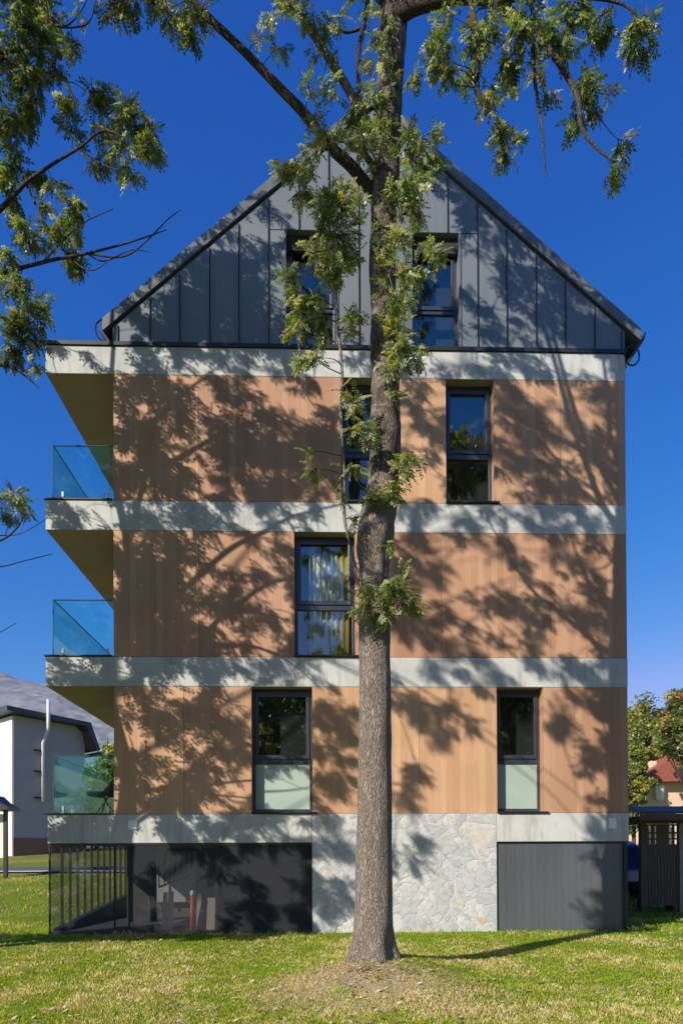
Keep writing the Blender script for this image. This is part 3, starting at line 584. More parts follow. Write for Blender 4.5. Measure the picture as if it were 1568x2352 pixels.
class Crown:
    def __init__(s): s.o = []; s.d = []; s.sc = []; s.mi = []; s.tw = MB()
    def leaf(s, p, d, sc, mi): s.o.append(tuple(p)); s.d.append(tuple(d)); s.sc.append(sc); s.mi.append(mi)
    def mesh(s, name, parent, mats, tpl=TPL):
        O = np.array(s.o); D = np.array(s.d); D /= np.linalg.norm(D, axis=1)[:, None]; n = len(O); sc = np.array(s.sc)
        up = rng.normal(size=(n, 3))*.55 + np.array((0, 0, 1.0)); Yx = np.cross(up, D); Yx /= np.linalg.norm(Yx, axis=1)[:, None]; Z = np.cross(D, Yx)
        Tm = tpl[None]*sc[:, None, None]
        V = O[:, None] + Tm[..., 0:1]*D[:, None] + Tm[..., 1:2]*Yx[:, None] + Tm[..., 2:3]*Z[:, None]
        V += rng.normal(size=V.shape)*.003
        q = len(tpl)//4; Fq = np.arange(n*q*4).reshape(n*q, 4)
        V = V.reshape(-1, 3); mi = np.repeat(np.array(s.mi), q)
        if s.tw.v:
            k = len(V); V = np.concatenate([V, np.array(s.tw.v)]); tf = np.array(s.tw.f) + k; Fq = np.concatenate([Fq, tf]); mi = np.concatenate([mi, np.full(len(tf), len(mats))]); mats = list(mats) + [MAT['bark2']]
        return npmesh(name, V, Fq, mats, mi, parent)
LM = [MAT['leaf_a'], MAT['leaf_b'], MAT['leaf_c'], MAT['leaf_d'], MAT['leaf_e']]
def pick(w): return random.choices(range(5), w)[0]
def twig_to(cr, a, b, r0, n=7, sag=.08):
    a, b = Vector(a), Vector(b); L = (b-a).length; m1 = a.lerp(b, .4) + Vector((random.gauss(0, .06)*L, random.gauss(0, .06)*L, sag*L)); m2 = a.lerp(b, .75) + Vector((random.gauss(0, .05)*L, random.gauss(0, .05)*L, sag*.6*L))
    pts = catmull([a, m1, m2, b], 4); cr.tw.tube(pts, [r0*(1-.75*i/(len(pts)-1)) for i in range(len(pts))], 5, cap=False); return pts
def blob(cr, c, rx, rz_, n, anchors, w=(5, 3, 1.2, 1.5, .2), ry=None, scale=1.0, droop=.8, sprays=None, connect=True):
    """a clump: twigs run from the nearest limb into the clump, leaves stand along them"""
    c = Vector(c); ry = ry or rx
    k = sprays or max(2, int(n/9)); per = max(1, int(round(n/k)))
    a0 = min(anchors, key=lambda p: (Vector(p)-c).length) if anchors else c + Vector((0, 0, rz_))
    a0 = Vector(a0); hub = c.lerp(a0, .35) if (a0-c).length < 3*rx else c + (a0-c).normalized()*rx*.8
    if connect and (a0-hub).length > .02: twig_to(cr, a0, hub, .006 + .003*(a0-hub).length)
    for _ in range(k):
        u = Vector((random.gauss(0, 1), random.gauss(0, 1), random.gauss(0, 1))).normalized()*random.random()**.45
        e = c + Vector((u.x*rx, u.y*ry, u.z*rz_))
        pts = twig_to(cr, hub, e, .006, sag=.05)
        out = (e-hub); out = out.normalized() if out.length > 1e-4 else Vector((0, 0, -1))
        for q in range(per):
            t = random.uniform(.35, 1.0); p = pts[min(len(pts)-1, int(t*(len(pts)-1)))]
            p = p + Vector((random.gauss(0, .02), random.gauss(0, .02), random.gauss(0, .02)))
            d = out*.45 + Vector((random.gauss(0, .6), random.gauss(0, .6), random.gauss(-droop*.6, .45)))
            cr.leaf(p, d, scale*random.uniform(.7, 1.15), pick(w))
def limb(name, pts, rad, mat, parent, n=10, wob=.12, res=6):
    P = catmull(pts, res); rr = lerp_list(rad, res); m = MB(); m.tube(P, rr, n, wob=wob); m.build(name, mat, parent, smooth=True); return P

# ------------------------------------------------------------------ the ash in front of the house
TY = 8.2
ash = empty('ash_tree', (TREE.x, TREE.y, ground(TREE.x, TREE.y)))
tag(ash, 'tall ash tree with a straight bare trunk standing on the lawn before the house', 'tree')
tr = [(853, 2226, 78), (855, 2200, 62), (856, 2170, 51), (857, 2130, 45.5), (858, 2060, 42.5), (859, 1960, 40.5), (860, 1800, 38.5), (861, 1620, 36.5), (860, 1480, 34.5), (858, 1400, 34), (858, 1320, 34), (859, 1260, 39), (864, 1215, 42), (872, 1160, 36), (880, 1090, 35), (885, 1000, 34), (885, 900, 33), (882, 800, 31), (880, 700, 30), (878, 600, 28), (880, 500, 29), (882, 430, 32), (890, 350, 28), (893, 250, 28), (898, 150, 29), (903, 60, 32), (906, 0, 30), (906, -120, 26), (900, -300, 21), (893, -520, 16), (900, -800, 10), (905, -1100, 4)]
P = [at(x, y, TY) for x, y, r in tr]; RR = [ppx(r, TY) for x, y, r in tr]
TP = catmull(P, 7); TR = lerp_list(RR, 7); tb = MB(); n = 40; tb.tube(TP, TR, n, wob=.07)
# burls, knots and flare: push vertices of the tube
knots = [(868, 1225, .16, .050, -.3), (835, 1240, .14, .045, 0), (880, 1450, .22, .03, .4), (880, 560, .2, .03, 0), (895, 1120, .22, .03, .3), (900, 60, .2, .03, 0), (870, 960, .2, .025, .5), (855, 1330, .12, .03, .3)]
kn = [(at(x, y, TY-.2*.9), r, h) for x, y, r, h, _ in knots]
ctr = [v for v in TP for _ in range(n)]
for i, v in enumerate(tb.v[:len(ctr)]):
    p = Vector(v); dr = p-ctr[i]; dr = dr.normalized() if dr.length > 0 else dr; dd = 0
    for kp, r, h in kn: dd += h*math.exp(-((p-kp).length/r)**2)
    up = sstep(2.0, 6.0, p.z); a = math.atan2(dr.y, dr.x)
    dd += .016*up*noise.noise(Vector((p.x*9, p.y*9, p.z*5))) + .012*up*noise.noise(Vector((p.x*22, p.y*22, p.z*9))) + .006*noise.noise(Vector((math.cos(a)*6, math.sin(a)*6, p.z*.6)))
    if p.z < .75: dd += .10*((.75-p.z)/.75)**1.6*math.cos(a*5+.6)
    tb.v[i] = tuple(p + dr*dd)
tb.build('trunk', MAT['bark'], ash, smooth=True)
A = lambda l, y0, y1: [at(x, y, y0 + (y1-y0)*i/(len(l)-1)) for i, (x, y) in enumerate(l)]
rp_ = lambda l, Y=TY: [ppx(r, Y) for r in l]
anch = []
l1 = limb('limb', A([(878, 470), (842, 425), (805, 380), (760, 338), (700, 262), (640, 200), (555, 112), (470, 30), (390, -70), (290, -230), (190, -420)], 8.2, 7.5), rp_([18, 14, 12.5, 11.5, 10.5, 9.2, 8, 7, 5, 3.5, 2]), MAT['bark2'], ash)
l2 = limb('limb', A([(890, 330), (850, 300), (800, 205), (750, 125), (700, 45), (660, -40), (600, -180)], 8.2, 7.7), rp_([16, 13, 10, 9, 8, 6, 3]), MAT['palebark'], ash)
l3 = limb('limb', A([(880, 420), (838, 350), (827, 250), (824, 120), (842, 20), (850, -100)], 8.15, 7.9), rp_([9, 6, 5, 5, 5, 3]), MAT['bark2'], ash)
l4 = limb('limb', A([(905, 40), (945, 16), (1000, 2), (1080, -8), (1140, 8), (1209, 60), (1259, 112), (1304, 178), (1326, 228), (1333, 290), (1364, 335), (1409, 372)], 8.1, 7.0), rp_([21, 17.5, 15, 13, 11, 8.5, 7, 5.8, 5, 4, 3, 1.8]), MAT['bark2'], ash)
l5 = limb('limb', A([(1075, -6), (1092, 60), (1096, 150), (1099, 220), (1134, 266), (1168, 340), (1189, 396)], 7.55, 7.3), rp_([5, 4.5, 4, 3.6, 3, 2.2, 1]), MAT['bark2'], ash, 6)
l6 = limb('limb', A([(1205, 57), (1221, 90), (1228, 190), (1243, 290), (1253, 408)], 7.45, 7.3), rp_([4.5, 4, 3.6, 3, 1]), MAT['bark2'], ash, 6)
l7 = limb('limb', A([(1140, 8), (1230, -20), (1330, -10), (1430, 10), (1480, 60)], 7.6, 7.3), rp_([9, 7, 5, 3, 1.5]), MAT['bark2'], ash, 6)
l8 = limb('limb', A([(826, 1335), (803, 1250), (790, 1180), (791, 1090), (783, 960), (786, 860), (775, 740), (768, 640), (740, 540)], 8.05, 7.85), rp_([2.5, 3, 3.6, 3.6, 3.6, 3.4, 3.2, 2.6, 1.5]), MAT['palebark'], ash, 6)
l9 = limb('limb', A([(840, 60), (800, 74), (760, 66), (690, 68)], 8.1, 8.0), rp_([3.5, 3, 2.5, 1.5]), MAT['bark2'], ash, 5)
tops = []
for k, (dx, dy, dz, z0) in enumerate([(2.2, .8, 3.0, 14.0), (-1.6, -1.4, 3.6, 14.8), (1.0, 1.6, 3.4, 15.2), (-.9, .9, 3.0, 16.2), (-3.0, -.6, 1.9, 12.8)]):
    s = min(TP, key=lambda p: abs(p.z-z0)); pts = [s, s+Vector((dx*.35, dy*.35, dz*.45)), s+Vector((dx*.75, dy*.75, dz*.8)), s+Vector((dx, dy, dz))]
    tops.append(limb('limb', pts, [.11, .07, .045, .015], MAT['bark2'], ash, 8))
SH = Vector((math.sin(SUN_AZ), math.cos(SUN_AZ), -math.tan(SUN_EL)))
def source(px, py, Y):                       # where at depth Y stands what shades the facade at this place
    p = at(px, py, F); t = (F-Y)/SH.y; return p - SH*t
for z0, pl, rad in ((11.75, [(1378, 1150), (1350, 1080), (1310, 965), (1262, 795), (1205, 650), (1130, 500), (1060, 380)], [.075, .062, .052, .045, .038, .03, .02, .01]), (12.3, [(1345, 1010), (1300, 880), (1262, 730), (1236, 570), (1200, 430)], [.055, .045, .038, .03, .02, .01]),
                    (12.9, [(1400, 1000), (1395, 900), (1370, 760), (1330, 640)], [.05, .04, .03, .02, .01]), (12.0, [(1330, 1120), (1240, 1010), (1160, 930), (1090, 880)], [.045, .035, .026, .016, .008])):
    s_ = min(TP, key=lambda p: abs(p.z-z0)); tops.append(limb('limb', [s_] + [source(x, y, 8.2) for x, y in pl], rad, MAT['bark2'], ash, 8))
cr = Crown()
trunkA = [p for p in TP if p.z > 4]; sideA = trunkA + l1 + l2 + l3 + l8
W1 = (5, 1.6, 2.0, 4.0, .4); W2 = (5, 4.5, 1.2, .8, .5)
trunk_clumps = [  # px, py, rx, rz, n
 (655, 405, 34, 34, 30), (700, 385, 40, 26, 20), (690, 440, 34, 34, 20), (760, 440, 48, 44, 46), (800, 470, 44, 50, 46), (745, 510, 36, 44, 30), (790, 545, 42, 48, 46), (735, 590, 38, 40, 34), (770, 625, 36, 40, 34), (660, 640, 20, 36, 12), (700, 690, 42, 34, 36), (675, 740, 30, 40, 26), (740, 735, 34, 40, 30), (800, 720, 28, 40, 16), (815, 760, 18, 30, 8), (800, 600, 30, 30, 16),
 (810, 250, 60, 50, 60), (780, 315, 56, 44, 54), (835, 330, 46, 46, 46), (730, 290, 42, 30, 26), (700, 345, 40, 24, 16), (760, 190, 46, 46, 30), (850, 200, 26, 60, 26), (820, 130, 30, 50, 24), (740, 110, 40, 40, 22), (690, 30, 56, 36, 46), (620, 20, 40, 36, 24), (760, 40, 40, 40, 28), (850, 60, 24, 50, 22), (650, 90, 30, 40, 16), (720, 200, 30, 30, 12), (600, 90, 10, 50, 7),
 (955, 325, 46, 40, 40), (985, 375, 46, 26, 32), (955, 420, 40, 44, 42), (945, 480, 32, 44, 34), (925, 535, 30, 36, 26), (990, 583, 30, 26, 26), (960, 610, 26, 30, 16), (920, 620, 30, 34, 26), (915, 680, 34, 36, 30), (930, 745, 38, 30, 32), (915, 790, 34, 34, 26), (945, 820, 38, 24, 30), (905, 835, 20, 40, 14), (912, 912, 18, 16, 8), (955, 1045, 32, 26, 26), (925, 1080, 24, 30, 16), (905, 1125, 26, 34, 26), (860, 1140, 30, 34, 20), (900, 1245, 12, 24, 7), (990, 300, 16, 14, 9),
 (712, 812, 32, 44, 20), (690, 830, 16, 24, 7), (826, 930, 26, 26, 14), (838, 985, 44, 28, 32), (705, 1040, 16, 10, 4), (712, 1075, 24, 12, 8), (815, 1075, 26, 24, 12), (790, 1130, 12, 26, 6), (800, 1190, 18, 26, 7), (790, 900, 16, 22, 6),
 (845, 1385, 32, 30, 30), (895, 1398, 42, 38, 46), (925, 1345, 34, 36, 34), (945, 1385, 30, 28, 26), (850, 1345, 24, 16, 10), (900, 1330, 24, 20, 14), (925, 1310, 14, 18, 8)]
for px, py, rx, rz2, n in trunk_clumps:
    Y = TY - random.uniform(.18, .5); n = int(n*.62) if py < 350 and px < 870 else n
    blob(cr, at(px, py, Y), ppx(rx, Y), ppx(rz2, Y), int(n*1.8), sideA, W1, ry=ppx(rx, Y)*.6, scale=.57)
for py in range(60, 860, 34):               # shoots that sprout straight from the bark
    x = 885 + random.uniform(-26, 26); c = at(x, py, TY-.26); s = min(TP, key=lambda p: abs(p.z-c.z))
    blob(cr, c, .10, .16, random.randint(4, 10), [s], W1, ry=.06, scale=.6)
right_clumps = [(985, 150, 28, 30, 14), (1010, 95, 36, 50, 34), (1025, 160, 26, 36, 20), (955, 170, 20, 34, 10), (1080, 140, 24, 56, 22), (1070, 200, 16, 30, 9), (1118, 70, 50, 40, 44), (1135, 225, 22, 30, 12), (1180, 135, 44, 28, 34), (1200, 60, 50, 44, 46), (1255, 50, 54, 40, 50), (1320, 40, 50, 40, 50), (1285, 100, 40, 24, 22), (1390, 40, 54, 40, 46), (1450, 55, 50, 40, 46), (1475, 95, 30, 34, 24), (1440, 110, 30, 26, 14), (1345, 165, 28, 24, 18), (1352, 218, 34, 40, 36), (1340, 275, 36, 28, 24), (1395, 205, 12, 16, 4), (1150, 285, 34, 30, 22), (1158, 352, 20, 22, 14), (1200, 328, 18, 14, 9), (1118, 215, 20, 26, 10), (1258, 230, 18, 18, 8), (1430, 330, 20, 20, 16), (1413, 388, 22, 14, 14), (1105, 15, 60, 20, 30), (1010, 15, 50, 20, 20), (1220, 0, 60, 24, 40), (1170, 190, 20, 30, 10), (1300, 290, 16, 14, 5), (1235, 160, 14, 30, 7)]
for px, py, rx, rz2, n in right_clumps:
    Y = random.uniform(7.1, 7.7); blob(cr, at(px, py, Y), ppx(rx, Y), ppx(rz2, Y), int(n*1.6), l4+l5+l6+l7, W2, scale=.60, droop=1.3)
for px, py, rx, rz2, n in [(430, 70, 22, 36, 22), (350, 12, 50, 24, 26), (290, 20, 40, 30, 22), (420, 20, 40, 30, 26), (250, 5, 40, 30, 18), (470, 0, 40, 20, 14), (380, 40, 12, 40, 8)]:
    blob(cr, at(px, py, 7.6), ppx(rx, 7.6), ppx(rz2, 7.6), int(n*1.8), l1, W2, scale=.62, droop=1.3)
# crown above the picture: seen only as its shadow on the gable and the facade
def shade(cr_, px, py, r, dens, Y, anchors, limit=True, ws=W2):
    s = source(px, py, Y); q = project(s)
    if limit and q[0] > -70 and q[1] > -60 and q[0] < 1640: return
    rr = r/120.6; blob(cr_, s, rr, rr, int(dens*rr*rr*400)+6, anchors, ws, ry=rr*.9, scale=1.15)
topA = [p for l in tops for p in l] + [p for p in TP if p.z > 12] + l1[30:]
for px, py, r, d in [(1150, 560, 50, .6), (1080, 480, 44, .7), (1120, 420, 40, .8), (1230, 640, 40, .5), (1300, 720, 60, .9), (1370, 760, 56, 1.0), (1150, 770, 34, .6), (1000, 350, 40, .8), (1060, 400, 40, .8), (1180, 500, 34, .6), (1420, 800, 40, .8), (1240, 560, 30, .6)]:
    shade(cr, px, py, r, d, 8.2, topA)
cr.mesh('foliage', ash, LM)

# ------------------------------------------------------------------ neighbouring tree at the left edge of the picture
LX, LY = -6.9, 10.0
lt = empty('leafy_tree', (LX, LY, ground(LX, LY))); tag(lt, 'leafy tree at the left edge whose branches reach into the sky', 'tree')
def trunk_simple(x, y, top, r0, parent, mat=MAT['bark2'], lean=0):
    z0 = ground(x, y)-.1; pts = [(x, y, z0), (x+.02, y, z0+.5), (x+lean*.2, y, z0+2), (x+lean*.5+.1, y+.05, z0+(top-z0)*.45), (x+lean*.8, y, z0+(top-z0)*.75), (x+lean, y, top)]
    return limb('trunk', pts, [r0*1.5, r0*1.08, r0, r0*.8, r0*.45, .03], mat, parent, 16)
zg = ground(LX, LY); t2 = limb('trunk', [(LX, LY, zg-.1), (LX, LY, zg+.5), (LX+.03, LY, zg+2.2), (LX-.03, LY, zg+4), (LX+.12, LY, 5.6), (LX-.25, LY, 7.6), (LX+.05, LY-.1, 9.8), (LX-.2, LY, 12), (LX, LY, 15.5)], [.25, .18, .155, .145, .115, .085, .065, .045, .015], MAT['bark2'], lt, 16)
W3 = (5, 4.5, 1.6, .9, .4)
vis = [([(-230, 900), (-120, 760), (0, 640), (100, 602), (200, 582), (300, 556), (382, 528)], [9, 7, 6, 5, 3.6, 2.4, 1]), ([(-250, 720), (-100, 560), (0, 482), (60, 420), (120, 378), (185, 338), (240, 300), (310, 330)], [9, 8, 7, 5, 4, 3.4, 3, 1.5]),
       ([(-240, 300), (-100, 180), (0, 120), (90, 130), (160, 200), (170, 260)], [8, 6, 5, 4, 3, 1]), ([(-200, 900), (-80, 840), (0, 838), (42, 852), (92, 892)], [7, 6, 5, 3.5, 1]), ([(-240, 1320), (-100, 1270), (0, 1242), (40, 1212), (62, 1180), (90, 1200)], [6, 4, 3, 2.2, 1.5, .8]),
       ([(-240, 1340), (-100, 1310), (0, 1302), (50, 1290), (122, 1272)], [5, 3, 2.2, 1.6, .8]), ([(60, 420), (120, 540), (200, 620), (260, 590)], [3.5, 3, 2, 1]), ([(200, 582), (280, 590), (330, 560), (385, 505), (415, 482)], [3, 2.4, 2, 1.5, .8]), ([(180, 340), (240, 380), (320, 400)], [3, 2, 1]),
       ([(100, 602), (180, 520), (260, 480)], [3, 2, 1]), ([(200, 582), (240, 600), (300, 575), (350, 580)], [2.2, 1.8, 1.2, .6]), ([(190, 20), (150, 60), (100, 20), (130, 60), (200, 55), (220, 0)], [2, 2, 2, 2, 2, 1.5]), ([(0, 1230), (50, 1225), (110, 1190)], [1.6, 1.2, .6]), ([(-30, 1470), (40, 1430)], [1.4, .7])]
la = list(t2[20:])
for pl, rad in vis:
    Ps = A(pl, 9.8, 9.3)
    if pl[0][0] < -150: Ps = [min(t2, key=lambda p: abs(p.z-(Ps[0].z-.8)))] + Ps; rad = [rad[0]*.85] + rad
    la += limb('limb', Ps, rp_([q*.8 for q in rad], 9.6), MAT['bark2'], lt, 7)
for z0, dx, dy, dz in [(6.5, -2.4, -.6, 1.8), (8.0, -2.6, .9, 2.4), (9.0, -1.2, -1.4, 2.4), (10, 1.6, .8, 2.8), (11, -1.8, .4, 2.6), (12, 1.1, -1.0, 2.4), (5.6, -1.6, 1.2, 1.2), (5.2, 1.0, -.6, 1.0)]:
    s = min(t2, key=lambda p: abs(p.z-z0)); la += limb('limb', [s, s+Vector((dx*.4, dy*.4, dz*.35)), s+Vector((dx*.75, dy*.75, dz*.75)), s+Vector((dx, dy, dz))], [.05, .034, .022, .01], MAT['bark2'], lt, 8)
c2 = Crown()
for px, py, rx, rz2, n in [(40, 60, 56, 60, 70), (90, 105, 50, 56, 60), (125, 60, 40, 40, 30), (165, 125, 26, 34, 22), (20, 150, 50, 50, 56), (60, 190, 50, 50, 56), (20, 260, 46, 44, 46), (70, 265, 44, 40, 40), (120, 150, 30, 30, 16), (155, 225, 22, 40, 20), (162, 290, 20, 40, 20), (232, 222, 34, 34, 34), (285, 265, 40, 34, 44), (325, 290, 34, 44, 46), (345, 350, 36, 44, 46), (270, 350, 44, 26, 30), (230, 290, 30, 30, 18), (300, 400, 30, 20, 14), (225, 370, 34, 22, 16), (25, 370, 44, 44, 44), (80, 380, 34, 26, 26), (30, 460, 40, 44, 40), (130, 430, 24, 20, 8), (165, 470, 34, 36, 34), (125, 520, 34, 34, 30), (175, 530, 26, 30, 20), (60, 540, 46, 40, 40), (20, 600, 40, 40, 36), (160, 585, 34, 40, 30), (178, 615, 16, 20, 8), (40, 660, 44, 40, 44), (80, 700, 28, 40, 26), (30, 730, 44, 40, 46), (70, 760, 38, 30, 30), (30, 800, 40, 34, 36), (75, 820, 14, 30, 8), (25, 1130, 30, 18, 16), (50, 1155, 24, 20, 14), (20, 1170, 24, 20, 10), (180, 20, 14, 12, 4), (20, 330, 24, 24, 16), (100, 460, 24, 20, 8)]:
    Y = random.uniform(9.1, 9.9); blob(c2, at(px, py, Y), ppx(rx, Y), ppx(rz2, Y), int(n*2.1), la, W3, scale=.68, droop=1.2)
for px, py, r, d in [(450, 680, 70, 1.1), (540, 660, 80, 1.2), (600, 745, 70, 1.2), (400, 745, 60, .9), (500, 600, 44, .8), (350, 740, 40, .6), (560, 590, 34, .7), (470, 760, 60, 1.1), (560, 740, 60, 1.1),
    (480, 820, 60, .8), (640, 830, 60, .9), (330, 820, 36, .6),
    (300, 930, 46, .7), (330, 1010, 56, .8), (380, 1080, 56, .9), (290, 1100, 44, .9), (420, 920, 46, .7), (520, 950, 70, 1.1), (560, 1020, 80, 1.3), (640, 950, 70, 1.0), (600, 1080, 70, 1.2), (700, 900, 34, .7), (480, 1100, 60, .9), (690, 1110, 40, .7),
    (330, 1180, 50, 1.0), (450, 1190, 50, .9), (600, 1180, 40, .6), (160, 1180, 34, .8),
    (320, 1280, 60, 1.2), (380, 1330, 74, 1.3), (300, 1400, 56, 1.2), (400, 1450, 66, 1.2), (340, 1490, 56, 1.0), (430, 1260, 46, 1.0), (560, 1450, 44, .7), (600, 1300, 50, .5), (520, 1380, 44, .6), (620, 1400, 40, .6),
    (160, 1540, 50, 1.1), (330, 1550, 44, .8), (500, 1550, 40, .7),
    (370, 1640, 60, .7), (480, 1640, 56, .9), (540, 1750, 54, .9), (320, 1750, 46, .8), (400, 1820, 50, .8), (540, 1850, 40, .7), (440, 1730, 44, .6),
    (160, 1900, 50, 1.2), (230, 1910, 50, 1.3), (400, 1900, 50, .8), (500, 1920, 40, .7), (230, 2020, 44, 1.0), (560, 2020, 70, 1.2), (660, 1990, 56, 1.0), (640, 2090, 50, .8)]:
    shade(c2, px, py, r, d*1.15, random.uniform(9.3, 10.6), la, ws=W3)

# ------------------------------------------------------------------ second tree of the row, left of the camera, seen by its shade
t3e = empty('shade_tree', (-15, 3.6, 0)); tag(t3e, 'broad tree standing left of the view, seen only by its leaf shade on the facade', 'tree')
t3 = trunk_simple(-15, 3.6, 15, .22, t3e, lean=1.5); a3 = list(t3[16:])
for z0, dx, dy, dz in [(8, 4.5, .6, 2.2), (9.5, 5.5, 1.4, 2.5), (11, 6.0, .8, 2.2), (12.5, 5.0, 1.6, 2.4)]:
    s = min(t3, key=lambda p: abs(p.z-z0)); a3 += limb('limb', [s, s+Vector((dx*.4, dy*.3, dz*.5)), s+Vector((dx*.75, dy*.7, dz*.8)), s+Vector((dx, dy, dz))], [.06, .045, .028, .012], MAT['bark2'], t3e, 8)
c3 = Crown()
for px, py, r, d in [(1200, 940, 60, .8), (1180, 1030, 60, .8), (1250, 990, 50, .7), (1320, 930, 40, .6), (1385, 940, 44, .9), (1390, 880, 34, .9), (1280, 1100, 40, .6), (1000, 950, 26, .6), (1390, 1050, 40, .7),
    (990, 1290, 40, .9), (960, 1430, 54, 1.0), (1030, 1480, 26, .8), (1150, 1270, 26, .5), (1180, 1400, 36, .6), (1310, 1260, 50, .55), (1330, 1400, 46, .55), (970, 1170, 34, .6), (1080, 1190, 34, .8), (1250, 1180, 40, .7), (1340, 1190, 40, .8),
    (980, 1630, 46, 1.0), (1010, 1680, 30, .9), (1300, 1660, 44, .9), (1350, 1710, 24, .7), (930, 1830, 34, .9), (760, 1640, 40, .7), (760, 1800, 34, .6), (1000, 1540, 40, .7), (1120, 1540, 40, .7), (1300, 1550, 40, .7), (950, 1920, 34, .8), (1380, 1880, 20, .8), (790, 1950, 50, .8), (760, 2060, 40, .7), (1380, 1960, 20, .7), (1040, 830, 30, .5), (1160, 850, 30, .5)]:
    shade(c3, px, py, r, d*.9, random.uniform(4.2, 5.4), a3, ws=W3)
# the rest of the leaf shade: clumps spread through the two crowns that stand outside the picture
def out_of_frame(p): q = project(p); return q[0] < -105 or q[1] < -60 or q[0] > 1640 or p.y < .5
pend = ([], [])
FILL = [(255, 590, 590, 790, .95), (430, 650, 430, 600, .55), (100, 640, 785, 862, .62), (255, 480, 862, 1150, .66), (480, 770, 862, 1150, .52), (100, 640, 1150, 1220, .75), (255, 470, 1220, 1508, .74), (470, 680, 1220, 1508, .5), (100, 680, 1508, 1580, .75), (255, 440, 1580, 1870, .56), (440, 590, 1580, 1870, .64), (100, 720, 1870, 1940, .75), (105, 720, 1940, 2140, .74), (715, 820, 1580, 2080, .45),
        (1000, 1240, 380, 790, .46), (1240, 1440, 600, 800, .62), (640, 1440, 800, 870, .28), (920, 1030, 870, 1160, .35), (1130, 1440, 870, 1160, .56), (900, 1440, 1160, 1226, .30), (895, 1010, 1226, 1510, .50), (1010, 1265, 1226, 1510, .02), (1265, 1420, 1226, 1510, .34), (895, 1440, 1510, 1580, .3), (895, 1060, 1580, 1760, .34), (895, 1060, 1760, 1870, .08), (1245, 1420, 1580, 1760, .28), (1340, 1420, 1860, 2130, .40), (895, 980, 1870, 2000, .5), (20, 260, 2130, 2180, .7)]
for x0, x1, y0, y1, pr in FILL:
    y = y0
    while y < y1:
        x = x0
        while x < x1:
            nzv = noise.noise(Vector((x/95, y/80, 2.2))) + .5*noise.noise(Vector((x/45, y/40, 7.7)))
            if random.random() < pr*.80 + nzv*1.6 and not (330 < x < 500 and y > 1970):
                jx, jy = x + random.uniform(0, 34), y + random.uniform(0, 34); rr = random.uniform(.11, .22); nl = int(random.uniform(12, 26))
                for Y in [11.3 - .35*q - random.uniform(0, .5) for q in range(24)]:
                    p = source(jx, jy, Y)
                    if out_of_frame(p):
                        pend[0 if Y > 7.6 else 1].append((p, rr, rr, int(nl*1.3), .82)); break
            x += 36
        y += 36
for k in range(150):                         # shade on the grass along the foot of the house
    g = Vector((random.uniform(-7.4, -.9), random.uniform(12.15, 12.9), .1)); Y = random.uniform(4.2, 6.0); p = g - SH*((g.y-Y)/SH.y)
    if out_of_frame(p): pend[1].append((p, .2, .16, 22, .85))
for cx_, an, todo in ((c2, la, pend[0]), (c3, a3, pend[1])):   # boughs grow outwards from the tree, each clump carried by the nearest one
    A_ = np.array([tuple(p) for p in an if out_of_frame(p) or p.z > 12 or p.y < 8]); P_ = np.array([tuple(t[0]) for t in todo]); n_ = len(P_)
    D_ = np.linalg.norm(P_[:, None] - A_[None], axis=2); best = D_.min(1); frm = A_[D_.argmin(1)]; left = np.ones(n_, bool)
    for _ in range(n_):
        k = int(np.where(left, best, 1e9).argmin()); left[k] = False; p, rx_, rz2_, nl, sc2 = todo[k]
        if best[k] > .25: twig_to(cx_, frm[k], p, min(.03, .006 + .006*best[k]), sag=.04)
        blob(cx_, p, rx_, rz2_, nl, None, W3, scale=sc2, connect=False)
        d = np.linalg.norm(P_ - P_[k], axis=1); m_ = d < best; best[m_] = d[m_]; frm[m_] = P_[k]
c2.mesh('foliage', lt, LM)
c3.mesh('foliage', t3e, LM)

